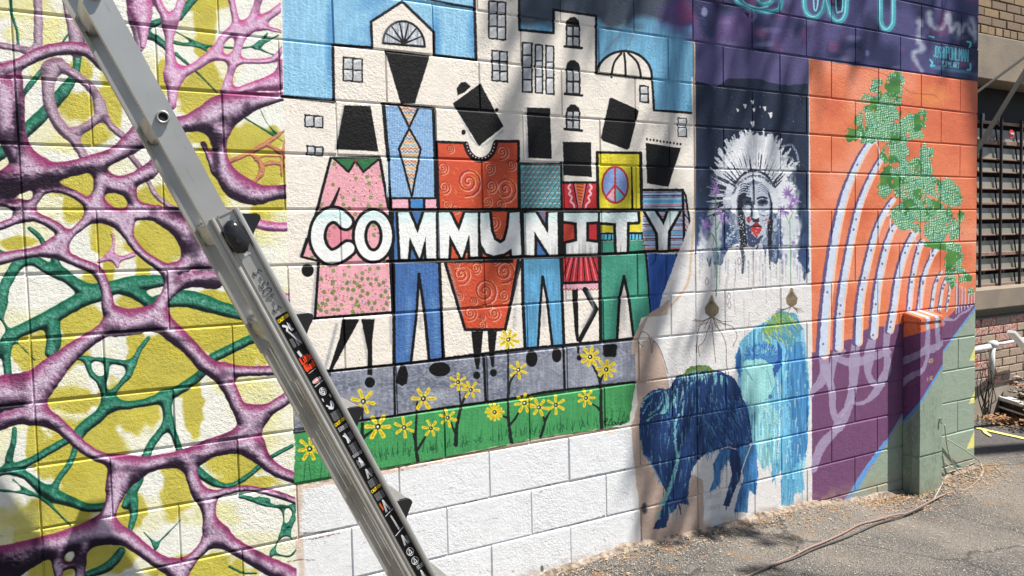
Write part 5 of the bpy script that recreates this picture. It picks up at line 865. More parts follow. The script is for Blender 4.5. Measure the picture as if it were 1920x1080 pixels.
# ------------------------------------------------------------------ aluminium ladder leaning parallel to the wall
M_AL = mat('extruded_aluminium', (.47, .47, .455), .42, .7, noise=(8, (.40, .40, .39), .35, .7), bump=[(300, .00008)])
M_AL2 = mat('dull_aluminium', (.50, .485, .45), .48, .7, noise=(14, (.41, .395, .36), .35, .7), bump=[(200, .0001)])
M_BLK = mat('black_plastic', (.012, .012, .014), .28, 0, bump=[(180, .0003)]); M_RED = mat('red_plastic', (.6, .06, .03), .4)
DL = Vector((.432, 0, -.902)); NL = Vector((.902, 0, .432)); YL = Vector((0, 1, 0))
P0 = Vector((-2.878, -.65, 2.112))            # a point of the near rail's left edge
def Lp(t, n, y=0.): return P0+DL*t+NL*n+YL*y
lad = tag(empty('ladder', Lp(2.34, .03)), 'folding aluminium ladder with black warning labels standing in front of the mural wall', 'ladder')
lad.location.z = 0
def lpart(name, bm, m, smooth=False, parent=None):
    o = bmobj(name, bm, m, lad, smooth); o.location = -lad.location; return o
def channel(w_, d, th, lip=0):                # C profile opening towards +y (or -y when d<0), a across, b depth
    s = 1 if d > 0 else -1; d = abs(d)
    return [(0, 0), (w_, 0), (w_, s*d), (w_-th-lip, s*d), (w_-th-lip, s*(d-th)), (w_-th, s*(d-th)), (w_-th, s*th), (th, s*th), (th, s*(d-th)), (th+lip, s*(d-th)), (th+lip, s*d), (0, s*d)]
WI, WO = .30, .36
TT, TB = -.78, 2.30                            # hinge and foot along the rail
def rail(name, prof, t0, t1, n, y, m):
    bm = bmesh.new(); prism(bm, prof, Lp(t0, n, y), Lp(t1, n, y), NL, YL); return lpart(name, bm, m)
rail('inner_rail', channel(.068, .028, .003, .006), TT, 1.12, 0, .006, M_AL); rail('inner_rail', channel(.068, -.028, .003, .006), TT, 1.06, 0, WI, M_AL)
bead = lambda n0: [(n0+.009*math.cos(a), .0+.008*math.sin(a)) for a in np.linspace(0, 2*math.pi, 10, endpoint=False)]
rail('outer_rail', channel(.073, .034, .003, .010), .612, TB, .013, .0, M_AL); rail('outer_rail', channel(.073, -.034, .003, .010), .70, TB, .013, WO, M_AL2)
rail('rail_bead', bead(.088), .612, TB, 0, -.002, M_AL); rail('rail_bead', [(a*.75+.004, b_*.8) for a, b_ in bead(.021)], .612, TB, 0, -.003, M_AL2)
for n_ in (.034, .052): rail('rail_rib', [(0, 0), (.0025, 0), (.0025, .003), (0, .003)], .70, TB, n_, WO-.034-.006, M_AL2)
rail('rail_rib', [(0, 0), (.003, 0), (.003, -.003), (0, -.003)], .612, TB, .034, 0.0, M_AL2)
# tube ends and rungs of the upper section
M_DK = mat('painted_bore_shade', (.01, .01, .01), .9)
th = [-.33, -.005, .325, .655, .975]
for i, t in enumerate([-.66]+th):
    bm = bmesh.new(); c = .036; R = .0165
    ring = [[(R*k_[0], k_[1]) for k_ in ()]]
    n = 20; prof = [(.0175, .012), (.0175, .0), (.016, -.006), (.0125, -.006), (.0105, .0), (.0105, .05)]; rr = []
    for k in range(n):
        a = 2*math.pi*k/n; rr.append([bm.verts.new(Lp(t, c)+NL*(q*math.cos(a))+DL*(q*math.sin(a))+YL*y) for q, y in prof])
    for k in range(n):
        for j in range(len(prof)-1): bm.faces.new((rr[k][j], rr[(k+1) % n][j], rr[(k+1) % n][j+1], rr[k][j+1]))
    if t < .6: lpart('rung_socket', bm, M_AL, True); bm = bmesh.new(); tube(bm, [Lp(t, c, -.002), Lp(t, c, .004)], .0106, 18); lpart('bore_shade_disc', bm, M_DK)  # flat black disc stands in for the shade inside the tube
    else: bm.free()
    bm = bmesh.new(); prism(bm, [(-.022, -.030), (.0, -.040), (.022, -.030), (.026, .0), (.022, .030), (-.022, .030), (-.026, 0)], Lp(t, c, .03), Lp(t, c, WI-.02), NL, -DL)
    lpart('rung', bm, M_AL, True)
    bm = bmesh.new()                          # flat tread plate riding on the tube
    q0 = Lp(t, c); prism(bm, [(-.026, .012), (.026, .012), (.028, .017), (-.028, .017)], q0+YL*.012, q0+YL*(WI-.008), (1, 0, 0), (0, 0, 1)); lpart('rung_tread', bm, M_AL2)
    bm = bmesh.new(); prism(bm, [(-.030, -.022), (.018, -.022), (.030, .020), (-.018, .024)], Lp(t, .034, WI-.036), Lp(t, .034, WI-.0315), NL, -DL); lpart('rung_bracket', bm, M_AL2)
# wide ribbed steps of the outer section with black end caps
for t in (.609, .928, 1.25, 1.593, 1.915, 2.2):
    o3 = Lp(t, .0)
    bm = bmesh.new(); top = []
    x0, x1, z0 = .078, .140, .012
    prof = [(x0, z0-.02), (x1, z0-.004), (x1+.004, z0+.006)]
    for k in range(9): xx = x1-(x1-x0)*k/8; prof += [(xx, z0+.009), (xx-.006, z0+.009), (xx-.0065, z0+.0065), (xx-.0115, z0+.0065)]
    prism(bm, prof, o3+YL*.012, o3+YL*(WO-.005), (1, 0, 0), (0, 0, 1)); lpart('step', bm, M_AL)
    bm = bmesh.new(); prof = [(.080, .020), (.142, .022), (.151, .012), (.148, .002), (.130, -.020), (.122, -.05), (.112, -.075), (.085, -.03)]
    prism(bm, prof, o3+YL*.002, o3+YL*.026, (1, 0, 0), (0, 0, 1)); bmesh.ops.bevel(bm, geom=[e for e in bm.edges], offset=.0035, segments=2, affect='EDGES'); lpart('end_cap', bm, M_BLK)
# scratches and paint smears on the rails
rs2 = random.Random(9); sm = bmesh.new()
for _ in range(46):
    t, q, l_ = rs2.uniform(-.7, 2.2), rs2.uniform(.004, .064), rs2.uniform(.006, .05); a_, yy = rs2.uniform(-.25, .25), .0055
    if t > .60: continue
    p = Lp(t, q, yy); p2 = Lp(t+l_, q+l_*a_*.3, yy); wv_ = NL*rs2.uniform(.0002, .0007); sm.faces.new([sm.verts.new(v) for v in (p, p+wv_, p2+wv_, p2)])
lpart('scratches', sm, mat('scratch_dark', (.2, .2, .2), .6))['kind'] = 'stuff'
# locking knob
bm = bmesh.new(); prof = [(-.021, -.040), (.004, -.052), (.024, -.036), (.028, .022), (.004, .050), (-.024, .038), (-.030, -.012)]
c0 = Lp(.683, .052); r0 = [bm.verts.new(c0+NL*a+DL*b_+YL*-.004) for a, b_ in prof]; r1 = [bm.verts.new(c0+NL*a*.97+DL*b_*.97+YL*-.026) for a, b_ in prof]; r2 = [bm.verts.new(c0+NL*a*.55+DL*b_*.55+YL*-.036) for a, b_ in prof]
for A_, B_2 in ((r0, r1), (r1, r2)):
    for k in range(7): bm.faces.new((A_[k], A_[(k+1) % 7], B_2[(k+1) % 7], B_2[k]))
bm.faces.new(r2); bm.faces.new(r0[::-1]); bmesh.ops.bevel(bm, geom=[e for e in bm.edges], offset=.004, segments=2, affect='EDGES'); lpart('lock_knob', bm, M_BLK, True)
bm = bmesh.new(); tube(bm, [Lp(.69, .05, -.034), Lp(.69, .05, -.042)], .009, 14); lpart('knob_screw', bm, M_BLK)
bm = bmesh.new(); prism(bm, [(.0, 0), (.075, 0), (.075, .002), (0, .002)], Lp(.612, .013, -.003), Lp(.615, .013, -.003), NL, YL); lpart('rail_seam', bm, M_AL)
bm = bmesh.new(); tube(bm, [Lp(1.0, .022, WI-.029), Lp(1.0, .022, WI-.036)], .008, 14); lpart('release_button', bm, M_RED)
# printed label strip (flat sheet on the rail) and hand lettering
me = mesh('warning_label', [Lp(.93, .041, -.0012), Lp(.93, .0785, -.0012), Lp(1.95, .0785, -.0012), Lp(1.95, .041, -.0012)], [(0, 1, 2, 3)], M_LAB); uvl = me.uv_layers.new(name='uv')
for li, uvc in enumerate([(0, 1), (1, 1), (1, 0), (0, 0)]): uvl.data[li].uv = uvc
o = link('warning_label', me, lad); o.location = -lad.location
bm = bmesh.new(); wx_ = .905
def scr(sx_, dx, P, rad=.0011): tube(bm, [Lp(sx_-p*dx, .0445+q*.020, -.0022) for p, q in P], rad, 5)
PEN = {'3': [(0, .1), (.1, .6), (.5, .75), (.9, .5), (.8, .1), (.6, 0)], '-': [(.1, 0), (.9, 0)]}
def glyph(ch, t):
    for seg in FONT[ch]: tube(bm, [Lp(t-px_*.0125, .0455+pz_*.024, -.0022) for px_, pz_ in seg], .00125, 5)
for i, ch in enumerate('3-405-3'): glyph(ch, .918-i*.0195)
lpart('hand_lettering', bm, mat('marker_ink', (.01, .01, .012), .5))
bm = bmesh.new()
for i in range(6): 
    for seg in FONT['0123'[i % 4]]: tube(bm, [Lp(.735+pz_*.005, .062+i*.0038+px_*.0026-.012, -.002) for px_, pz_ in seg], .0004, 4)
lpart('stamped_digits', bm, mat('scratch_white', (.7, .7, .7), .6))
bm = bmesh.new(); bbox(bm, -.02, -.004, -.012, .035, .04, .012, .004); 
for v in bm.verts: v.co = Lp(TB, .05)+v.co
lpart('rubber_foot', bm, M_BLK)
bm = bmesh.new(); bbox(bm, -.02, -.04, -.012, .035, .004, .012, .004)
for v in bm.verts: v.co = Lp(TB, .05, WO)+v.co
lpart('rubber_foot', bm, M_BLK)
# hinge and the second leg of the A-frame (it comes down beside the camera's view)
hp = Lp(TT, .034)
bm = bmesh.new(); tube(bm, [hp+YL*-.004, hp+YL*(WI+.006)], .045, 20); lpart('hinge', bm, M_BLK, True)
D2_ = Vector((-.432, 0, -.902)); N2 = Vector((.902, 0, -.432))
for y, dd in ((.006, .028), (WI, -.028)):
    bm = bmesh.new(); prism(bm, channel(.068, dd, .003, .006), hp+N2*-.034+YL*y, hp+N2*-.034+YL*y+D2_*3.08, N2, YL); lpart('rear_rail', bm, M_AL)
for k in range(1, 9):
    bm = bmesh.new(); q = hp+D2_*(.32*k); tube(bm, [q+YL*.01, q+YL*(WI-.01)], .0135, 10); lpart('rung', bm, M_AL, True)

# ------------------------------------------------------------------ brick building beyond the corner
BY = .6
M_TAN = [mat('tan_brick', c, .9, noise=(60, tuple(q*.7 for q in c), .4, .75), bump=[(120, .002)]) for c in ((.29, .20, .11), (.25, .18, .11), (.22, .155, .105), (.31, .225, .13))]
M_REDB = [mat('red_brick', c, .9, noise=(55, (.34, .08, .07) if k == 0 else tuple(q*.75 for q in c), .48, .54), bump=[(120, .002)]) for k, c in enumerate(((.40, .33, .27), (.34, .26, .20), (.30, .24, .20), (.38, .30, .22)))]
M_CONC = mat('concrete_band', (.25, .205, .155), .9, noise=(6, (.19, .16, .125), .35, .7), bump=[(80, .002)]); M_GRT = mat('mortar_grey', (.30, .26, .21), .95, bump=[(90, .003)])
bld = tag(empty('brick_building', (4.0, BY, 0)), 'brick building with a barred window set back behind the end of the mural wall', 'building')
def bpart(name, bm, m, smooth=False, parent=None): o = bmobj(name, bm, m, bld, smooth); o.location = -bld.location; return o
BL0, BL1 = 2.5, 6.2
bm = bmesh.new(); bbox(bm, BL0, BY+.012, 3.02, BL1, BY+.3, 4.2); bpart('upper_wall', bm, M_GRT); bm = bmesh.new(); bbox(bm, BL0, BY+.012, -.1, BL1, BY+.3, .8); bpart('lower_wall', bm, M_GRT)
bm = bmesh.new(); bbox(bm, BL0, BY-.006, 2.665, BL1, BY+.3, 3.005, .006); bpart('lintel', bm, M_CONC)
bm = bmesh.new(); bbox(bm, BL0, BY-.05, .875, BL1, BY+.3, 1.035, .008); bpart('sill', bm, M_CONC)
bm = bmesh.new(); bbox(bm, BL0, BY+.09, .798, BL1, BY+.3, .874); bpart('wall_recess', bm, M_GRT)
mb = {}
def brick(x, z, w_, h_, m):
    key = (w_, h_, m.name)
    if key not in mb:
        t = bmesh.new(); bbox(t, -w_/2, 0, -h_/2, w_/2, .09, h_/2, .003); me = bpy.data.meshes.new('brick'); bmesh.ops.recalc_face_normals(t, faces=t.faces); t.to_mesh(me); t.free(); me.materials.append(m); mb[key] = me
    link('brick', mb[key], bld, (x-4.0, random.uniform(-.004, .003), z))
nbk = 0
for r in range(8):                       # tan courses above the band (second course from below is headers)
    z = 3.04+r*.0677; step = .104 if r == 0 else .208
    for k in range(int(1.7/step)): x = 3.0+k*step+(step/2 if r % 2 else 0); brick(x, z, step-.011, .057, random.choice(M_TAN)); nbk += 1
for r in range(8):                       # patched red courses under the sill
    z = .765-r*.0677; step = .208
    for k in range(8): x = 3.0+k*step+(step/2 if r % 2 else 0); brick(x, z, step-.011, .057, random.choice(M_REDB if r > 3 else M_REDB[:1]*2+M_REDB)); nbk += 1
# window
M_FRM = mat('brown_window_paint', (.22, .13, .10), .55, noise=(30, (.30, .2, .16), .5, .7)); M_BAR = mat('dark_bar', (.03, .026, .025), .5); M_GLS = mat('dusty_louvre_glass', (.2, .19, .155), .28, noise=(3, (.24, .23, .19), .35, .7), spec=.6); M_ROOM = mat('painted_room_dark', (.012, .012, .012), .9)
bm = bmesh.new(); bbox(bm, BL0, BY+.28, .9, BL1, BY+.32, 2.8); bpart('room_shade_panel', bm, M_ROOM)  # near-black panel: darkness of the unlit room painted as its colour
rows = [(1.04, .035), (1.170, .012), (1.300, .03), (1.455, .012), (1.585, .012), (1.711, .02), (1.83, .012), (1.965, .012), (2.07, .012), (2.205, .034), (2.362, .024)]
wfr = bmesh.new()
for z, h_ in rows: bm = bmesh.new(); bbox(bm, BL0, BY+.11, z-h_/2, BL1, BY+.13, z+h_/2, .002); bpart('window_rail', bm, M_FRM)
vx = [2.85+k*.298 for k in range(11)]
for x in [3.155, 3.455, 3.745, 4.045, 4.345, 4.645, 4.945]: bm = bmesh.new(); bbox(bm, x-.008, BY+.085, 1.0, x+.008, BY+.105, 2.40, .002); bpart('window_bar', bm, M_BAR)
zz = [r_[0] for r_ in rows]
for z0, z1 in zip(zz[:-1], zz[1:]):
    for a, b_ in zip([2.855, 3.155, 3.455, 3.745, 4.045, 4.345, 4.645], [3.155, 3.455, 3.745, 4.045, 4.345, 4.645, 4.945]):
        h_ = z1-z0; bm = bmesh.new(); vs_ = bbox(bm, a+.013, 0, 0, b_-.013, .004, h_*.66)
        for v in vs_: v.co = Vector((v.co.x, BY+.128+v.co.y+v.co.z*.12, z0+.006+v.co.z))
        bpart('pane', bm, M_GLS)
bm = bmesh.new(); bbox(bm, BL0, BY+.2, 2.38, BL1, BY+.21, 2.66); bpart('transom_glass', bm, mat('dark_glass', (.01, .01, .011), .55, spec=.15))
for x, z, c, s_ in ((3.66, 2.42, (.35, .4, .5), .03), (3.9, 2.39, (.3, .26, .3), .035)): bm = bmesh.new(); bbox(bm, x-s_/2, BY+.19, z-s_, x+s_/2, BY+.196, z+s_, .002); bpart('sticker', bm, mat('sticker_%d' % int(x*100), c, .5))
bm = bmesh.new(); tube(bm, [(3.86, BY+.08, 2.275), (3.86, BY+.075, 2.275)], .036, 20); bpart('red_sign', bm, mat('red_enamel', (.55, .035, .03), .4)); bm = bmesh.new(); bbox(bm, 3.835, BY+.068, 2.272, 3.885, BY+.074, 2.284, .001); bpart('sign_stripe', bm, mat('white_enamel', (.6, .6, .62), .4))
# iron brackets standing off the wall above the window
M_IRON = mat('black_iron', (.012, .01, .009), .8)
for (a, b_, r_, lb) in (((2.86, .45, 2.46), (4.2, .45, 3.12), .014, 'upper thin black iron bar crossing the concrete band beyond the wall corner'), ((2.93, .47, 2.02), (4.1, .45, 3.2), .02, 'thicker black iron strut slanting up across the dark window beyond the wall corner')):
    bm = bmesh.new(); bbox(bm, -r_, -.004, -1, r_, .004, 1); d_ = Vector(b_)-Vector(a); Mx = Matrix.Translation((Vector(a)+Vector(b_))/2) @ d_.to_track_quat('Z', 'Y').to_matrix().to_4x4() @ Matrix.Diagonal((1, 1, d_.length/2, 1)); bm.transform(Mx)
    bbox(bm, b_[0]-.012, b_[1], b_[2]-.06, b_[0]+.012, BY, b_[2]+.01); tag(bmobj('iron_brace', bm, M_IRON), lb, 'brace')

# ------------------------------------------------------------------ planting bed with rubble, pipe and board
M_RAILG = mat('galvanised_rail', (.55, .56, .57), .5, .3, bump=[(60, .001)]); M_SOIL = mat('dry_soil', (.09, .07, .05), .95, noise=(25, (.2, .16, .12), .45, .65), bump=[(40, .012)]); M_TIM = mat('shaded_timber', (.025, .022, .02), .85, bump=[(50, .003)])  # timber is near black: the shade under the rail is put into its colour
A0, A1 = Vector((3.62, .62, 0)), Vector((2.72, -.98, 0)); dA = (A1-A0).normalized(); nA = Vector((-dA.y, dA.x, 0))
if nA.x < 0: nA = -nA
bed = tag(empty('planting_bed', A1), 'low planting bed edged with a grey metal rail, right of the wall corner', 'planter')
def pp(name, bm, m, smooth=False): o = bmobj(name, bm, m, bed, smooth); o.location = -bed.location; return o
bm = bmesh.new(); prism(bm, [(0, -.05), (.05, -.05), (.05, .115), (0, .115)], A0, A1, nA, (0, 0, 1)); pp('edging_board', bm, M_TIM)
bm = bmesh.new(); prism(bm, [(-.015, .117), (.065, .117), (.065, .145), (-.015, .145)], A0, A1, nA, (0, 0, 1)); pp('top_rail', bm, M_RAILG)
bm = bmesh.new(); prism(bm, [(-.03, .06), (-.018, .06), (-.018, .072), (-.03, .072)], A0, A1, nA, (0, 0, 1)); pp('lower_rail', bm, M_RAILG)
bm = bmesh.new(); G = 26; gr = [[bm.verts.new(A0+(A1-A0)*(i/G)+nA*(.05+2.4*j/G)+Vector((0, 0, .1+.05*float(vn(np.array([i*1.]), np.array([j*1.]), 3, seed=1)[0])+(.12 if j > 1 and i < 8 else 0)*random.random()*.5))) for j in range(G+1)] for i in range(G+1)]
for i in range(G):
    for j in range(G): bm.faces.new((gr[i][j], gr[i+1][j], gr[i+1][j+1], gr[i][j+1]))
soil = pp('soil', bm, M_SOIL, True)
def scatter_stones(name, n, fpos, smin, smax, m, flat=.6):
    V, Fs = [], []; ico = [(0, 0, 1), (.9, 0, .3), (.2, .9, .2), (-.8, .4, .3), (-.6, -.7, .2), (.4, -.8, .3), (0, 0, -.6)]
    tri = [(0, 1, 2), (0, 2, 3), (0, 3, 4), (0, 4, 5), (0, 5, 1), (6, 2, 1), (6, 3, 2), (6, 4, 3), (6, 5, 4), (6, 1, 5)]
    for _ in range(n):
        p = fpos(); s_ = random.uniform(smin, smax); a = random.uniform(0, 6.28); k = len(V); ca, sa = math.cos(a), math.sin(a); e = [random.uniform(.7, 1.3) for _ in range(3)]
        for x, y, z in ico: x, y, z = x*e[0]*s_, y*e[1]*s_, z*flat*e[2]*s_; V.append((p[0]+x*ca-y*sa, p[1]+x*sa+y*ca, p[2]+z))
        Fs += [(k+a_, k+b_, k+c_) for a_, b_, c_ in tri]
    return mesh(name, V, Fs, m)
M_RUB = mat('rubble', (.32, .27, .22), .95, noise=(14, (.3, .1, .07), .5, .58), bump=[(90, .002)])
def rb():
    t = random.random()**1.5*.6; s_ = .08+random.random()*.5; p = A0+(A1-A0)*t+nA*s_; return (p.x, p.y, .13+random.random()*.05+max(0, .14-t*.3)*random.random())
tag(link('rubble', scatter_stones('rubble', 700, rb, .008, .032, M_RUB)), 'broken brick and stone rubble lying on the planting bed', 'rubble', kind='stuff')
M_PVC = mat('grey_white_pipe', (.55, .56, .56), .45, noise=(20, (.4, .4, .4), .5, .75))
pipe = tag(empty('drain_pipe', (3.2, .45, .1)), 'grey white plastic pipe with an elbow standing in front of the old red bricks', 'pipe')
def q3(x, y, Y): p = py(x, y, Y); return Vector(p)
for nm, P, r_ in (('pipe_run', [q3(1815, 660, .45), q3(1857, 649, .45)], .022), ('pipe_joint', [q3(1855, 646, .45), q3(1866, 645, .45)], .028), ('pipe_post', [q3(1861, 648, .45), q3(1858, 716, .45)], .021), ('thin_pipe', [q3(1866, 645, .45), q3(1880, 644, .47), q3(1900, 640, .5), q3(1935, 632, .5)], .013)):
    bm = bmesh.new(); tube(bm, P, r_, 14); o = bmobj(nm, bm, M_PVC, pipe, True); o.location = -pipe.location
bm = bmesh.new(); a, b_ = q3(1896, 622, .30), q3(1985, 722, .22); d_ = b_-a; bbox(bm, -.032, -.012, -.5, .032, .012, .5, .002); bm.transform(Matrix.Translation((a+b_)/2) @ d_.to_track_quat('Z', 'Y').to_matrix().to_4x4() @ Matrix.Diagonal((1, 1, d_.length, 1)))
tag(bmobj('white_board', bm, mat('white_board', (.8, .8, .8), .5)), 'bright white board leaning at the right edge over the planting bed', 'board')
bm = bmesh.new(); bbox(bm, -.012, -.006, -.5, .012, .006, .5, .001); a, b_ = Vector((3.3, .3, .17)), Vector((3.25, -.35, .19)); d_ = b_-a; bm.transform(Matrix.Translation((a+b_)/2) @ d_.to_track_quat('Z', 'Y').to_matrix().to_4x4() @ Matrix.Diagonal((1, 1, d_.length, 1)))
tag(bmobj('wood_strip', bm, mat('pale_strip', (.6, .58, .54), .6)), 'short pale strip of wood lying on the planting bed rubble', 'strip')
M_TWIG = mat('dead_twig', (.05, .04, .035), .9)
tw = empty('dead_shrub', (2.98, .42, .1)); tag(tw, 'dark leafless twiggy shrub growing at the wall corner in front of the bricks', 'shrub')
for k in range(12):
    bm = bmesh.new(); x0 = 2.98+random.uniform(0, .14); P = [Vector((x0, .42, .1))]
    for j in range(5): P.append(P[-1]+Vector((random.uniform(-.05, .06), random.uniform(-.03, .03), random.uniform(.05, .12))))
    tube(bm, P, [.005, .004, .0035, .003, .002, .001], 5); o = bmobj('twig', bm, M_TWIG, tw); o.location = -tw.location
def leaves(name, pts, size, m, up_=.6):
    V, Fs = [], []
    for p in pts:
        a, t = random.uniform(0, 6.28), random.uniform(-up_, up_); s_ = size*random.uniform(.6, 1.3); d_ = Vector((math.cos(a), math.sin(a), t)).normalized(); e = d_.cross(Vector((random.uniform(-.4, .4), random.uniform(-.4, .4), 1))).normalized(); k = len(V); p = Vector(p)
        V += [p, p+d_*s_*.5+e*s_*.28, p+d_*s_, p+d_*s_*.5-e*s_*.28]; Fs.append((k, k+1, k+2, k+3))
    return mesh(name, V, Fs, m)
M_GRN = mat('weed_leaf', (.07, .14, .04), .6)
for i, (x, y, lb) in enumerate(((3.25, .15, 'small green weed on the bed edge nearest the wall corner'), (3.55, .3, 'green weed further right on the planting bed by the rubble'), (3.3, -.28, 'green weed by the bed rail at the right edge'))):
    tag(link('weed', leaves('weed', [(x+random.gauss(0, .05), y+random.gauss(0, .05), .14+random.random()*.07) for _ in range(120)], .03, M_GRN, 1.5)), lb, 'weed', 'green weeds in the planting bed')

# painted stall line on the asphalt
M_YEL = mat('yellow_road_paint', (.72, .66, .18), .8, noise=(40, (.3, .28, .14), .56, .62))
V, Fs = [], []; a = Vector((2.56, .56)); b_ = Vector((3.02, -.62)); a = Vector(pz(1828, 802)[:2]); b_ = Vector(pz(1925, 824)[:2]); d_ = (b_-a).normalized(); b_ = a+d_*3; n_ = Vector((-d_.y, d_.x))*.022
N = 40
for i in range(N+1): p = a+(b_-a)*(i/N); V += [(p.x+n_.x, p.y+n_.y, gz(p.x, p.y)+.006), (p.x-n_.x, p.y-n_.y, gz(p.x, p.y)+.006)]
Fs = [(2*i, 2*i+1, 2*i+3, 2*i+2) for i in range(N)]
tag(link('parking_line', mesh('parking_line', V, Fs, M_YEL)), 'yellow painted parking line running out from the wall corner', 'painted line')
P = [pz(x, y) for x, y in ((1838, 803), (1846, 807), (1860, 818), (1856, 818), (1845, 812))]
tag(link('paint_mark', mesh('paint_mark', [(p[0], p[1], gz(p[0], p[1])+.009) for p in P], [(0, 1, 2, 3, 4)], M_YEL)), 'small yellow paint slash beside the parking line at the wall corner', 'painted mark')

# cables along the foot of the wall
def gp(x, y, h=.008): p = pz(x, y, 0); g = gz(p[0], p[1]); p = pz(x, y, g+h); return Vector(p)
def cable(P, r_, m, label):
    P = [tuple(p) for p in P]; Q = cat(P, 8); bm = bmesh.new(); tube(bm, Q, r_*.8, 7); tag(bmobj('cable', bm, m, None, True), label, 'cable', 'cables lying along the foot of the wall')
MC1, MC2, MC3 = mat('grey_green_cable', (.34, .33, .27), .6), mat('faded_red_cable', (.24, .15, .125), .6), mat('black_cable', (.05, .047, .045), .6)
w0 = lambda x, y, Y=-.02: Vector(py(x, y, Y))
cable([w0(1771, 796), w0(1779, 850), gp(1800, 886, .02), gp(1832, 897), gp(1843, 884), gp(1838, 868, .02), w0(1826, 856, -.03), w0(1800, 838, -.03), w0(1776, 824, -.02)], .0048, MC1, 'pale grey cable looping from the utility box down to the ground by the corner')
cable([w0(1772, 868, -.02), w0(1790, 878, -.02), gp(1815, 876), gp(1826, 866)], .005, MC1, 'short grey cable lying against the green wall right of the utility box')
cable([gp(1842, 884), gp(1832, 902), gp(1812, 917), gp(1785, 922), gp(1760, 932), gp(1725, 950), gp(1700, 962), gp(1675, 966), gp(1640, 976), gp(1610, 984), gp(1580, 1000), gp(1545, 1016), gp(1515, 1028), gp(1480, 1046), gp(1440, 1062), gp(1395, 1084)], .006, MC2, 'reddish cable running along the ground in front of the utility box')
cable([gp(1735, 948), gp(1700, 964), gp(1668, 975), gp(1640, 984), gp(1600, 1002), gp(1572, 1013), gp(1530, 1028), gp(1490, 1046), gp(1450, 1060), gp(1400, 1082)], .006, MC3, 'dark cable on the ground beside the reddish one')
cable([gp(1750, 938), gp(1764, 912, .02), w0(1772, 898, -.1), w0(1776, 892, -.09)], .004, MC1, 'thin cable end rising beside the foot of the utility box')

# ------------------------------------------------------------------ dry leaves, grit and pebbles at the wall's foot
def lp_():
    x = random.uniform(-1.2, 2.3) if random.random() < .45 else random.uniform(.9, 2.2); y = -.03-abs(random.gauss(0, .13)); return (x, y, gz(x, y)+.004+random.random()*.008)
M_LF = [mat('dry_leaf_%s' % k, c, .8) for k, c in (('brown', (.26, .13, .05)), ('ochre', (.40, .25, .10)), ('grey', (.30, .25, .19)))]
for m_, n_, lb in ((M_LF[0], 1300, 'brown'), (M_LF[1], 700, 'ochre'), (M_LF[2], 1000, 'grey')):
    tag(link('leaf_litter', leaves('leaf_litter', [lp_() for _ in range(n_)], .013, m_, .3)), '%s dry leaf scraps scattered along the foot of the mural wall' % lb, 'leaf litter', kind='stuff')
tag(link('leaf_litter', leaves('leaf_litter', [(random.gauss(3.35, .1), random.gauss(.42, .12), .01+random.random()*.03) for _ in range(500)], .03, M_LF[0], .5)), 'brown leaves heaped at the bed edge just past the wall corner', 'leaf litter', kind='stuff')
M_PB = mat('pale_pebble', (.42, .38, .33), .9, noise=(30, (.25, .22, .19), .4, .6))
def pb():
    x = random.uniform(-1.3, 2.6); y = -random.random()**1.6*1.5-.02; return (x, y, gz(x, y)+.002)
tag(link('gravel', scatter_stones('gravel', 5200, pb, .0016, .0058, M_PB)), 'loose pale grit and pebbles on the asphalt in front of the wall', 'gravel', kind='stuff')

# ------------------------------------------------------------------ street tree standing behind the camera's right shoulder; its crown dapples the wall
M_BARK = mat('tree_bark', (.12, .09, .07), .9, bump=[(20, .02)]); M_LEAF = mat('tree_leaf', (.06, .11, .035), .6)
tree = tag(empty('street_tree', (8.0, -5.2, 0)), 'leafy street tree beside the alley, shading parts of the mural wall', 'tree')
def tpart(name, me): o = link(name, me, tree); o.location = -tree.location; return o
def over(x, y, t, ground_=False):
    p = pz(x, y) if ground_ else py(x, y); return Vector(p)+SUN*t
hub = over(1760, -330, 8.4)
bm = bmesh.new(); tube(bm, cat([(8.0, -5.2, -.1), (7.8, -4.8, 3.), (6.7, -3.0, 8.0), tuple(hub)], 6), list(np.linspace(.17, .07, 19)), 12)
me = bpy.data.meshes.new('trunk'); bm.to_mesh(me); bm.free(); me.materials.append(M_BARK); tpart('trunk', me)
rs = random.Random(12)
for P, r0 in (([(1350, -60), (1338, 120), (1332, 330), (1338, 520), (1330, 640)], .022), ([(1392, -80), (1400, 60), (1412, 150), (1370, 260)], .022), ([(1275, -90), (1262, 200), (1232, 380), (1226, 560), (1212, 720), (1204, 1000)], .03), ([(1080, -60), (985, 120), (948, 260), (938, 420), (965, 520)], .026), ([(1560, -60), (1532, 100), (1545, 210)], .014), ([(1090, -90), (1060, 250), (1100, 420), (1172, 470)], .011)):
    bm = bmesh.new(); tube(bm, [hub]+cat([tuple(over(x, y, 7.3+rs.uniform(-.3, .3))) for x, y in P], 4), [.06]+list(np.linspace(r0*1.5, r0*.6, (len(P)-1)*4+1)), 8)
    me = bpy.data.meshes.new('limb'); bm.to_mesh(me); bm.free(); me.materials.append(M_BARK); tpart('limb', me)
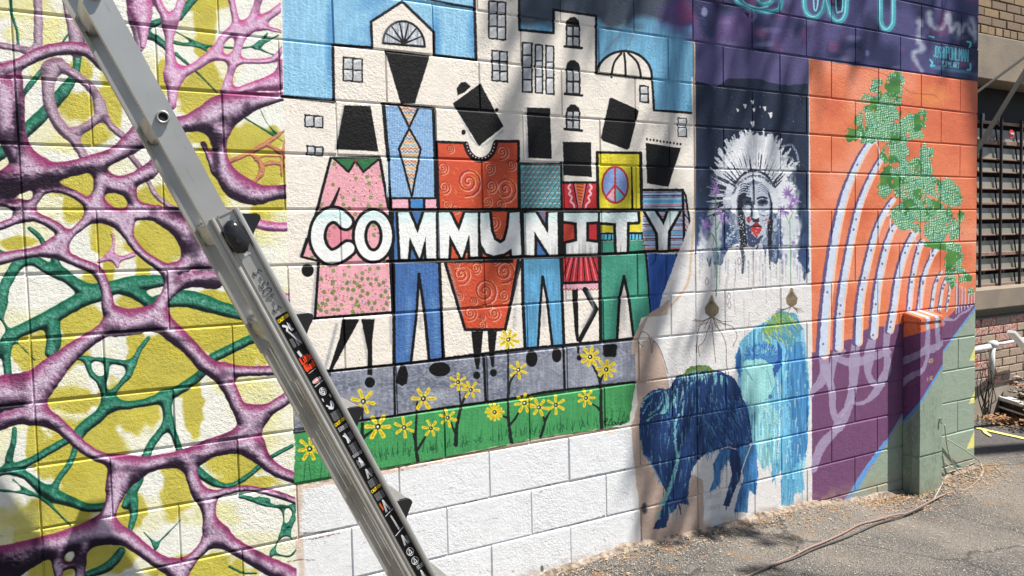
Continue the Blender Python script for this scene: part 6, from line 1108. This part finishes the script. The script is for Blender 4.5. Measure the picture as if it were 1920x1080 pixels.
pts = []
for cx, cy, rx, ry, c, g in ((942, 360, 34, 125, .88, 0), (955, 245, 46, 50, .7, 0), (1010, 10, 90, 60, .8, 0), (1230, 520, 22, 150, .7, 0), (1212, 700, 34, 110, .55, 0), (1212, 900, 26, 120, .6, 0), (1336, 560, 12, 100, .6, 0), (1400, 80, 12, 90, .5, 0), (1345, 230, 30, 130, .35, 0), (1290, 640, 20, 60, .35, 0),
    (1175, 290, 60, 90, .5, 0), (1070, 440, 70, 40, .38, 0), (1420, 260, 60, 110, .3, 0), (1290, 120, 40, 110, .65, 0), (1440, 70, 80, 70, .5, 0), (1240, 430, 50, 110, .4, 0), (1160, 20, 80, 60, .75, 0), (1050, 300, 40, 50, .3, 0), (1530, 135, 18, 34, .45, 0), (1580, 50, 60, 60, .3, 0), (1770, 50, 60, 60, .25, 0), (1310, 992, 100, 17, .85, 1), (1220, 1014, 50, 14, .7, 1), (1440, 1080, 70, 10, .7, 1), (1450, 1012, 60, 10, .5, 1), (8, 1010, 34, 55, .8, 0), (1160, 600, 30, 60, .25, 0), (1300, 860, 30, 80, .3, 0)):
    fn = pz if g else py; a_, b_, c_ = np.array(fn(cx-rx, cy)), np.array(fn(cx+rx, cy)), np.array(fn(cx, cy-ry)); d_ = np.array(fn(cx, cy+ry)); area = np.linalg.norm(b_-a_)*np.linalg.norm(d_-c_)*.785*(.9 if not g else 1)
    inc = .285 if not g else .883
    for _ in range(int(-math.log(1-c)*area*inc/.00115)+3):
        t, q = rs.uniform(0, 6.28), math.sqrt(rs.random()); pts.append(over(cx+rx*q*math.cos(t), cy+ry*q*math.sin(t), rs.uniform(5.8, 8.2), g))
for _ in range(5000):          # the rest of the crown, above and beyond what shades the view
    t, q, z = rs.uniform(0, 6.28), math.sqrt(rs.random()), rs.uniform(-1, 1); pts.append(Vector((8.2+1.8*q*math.cos(t), -6.2+1.5*q*math.sin(t), 8.6+1.3*z)))
tpart('crown', leaves('crown', pts, .09, M_LEAF, 1.2))
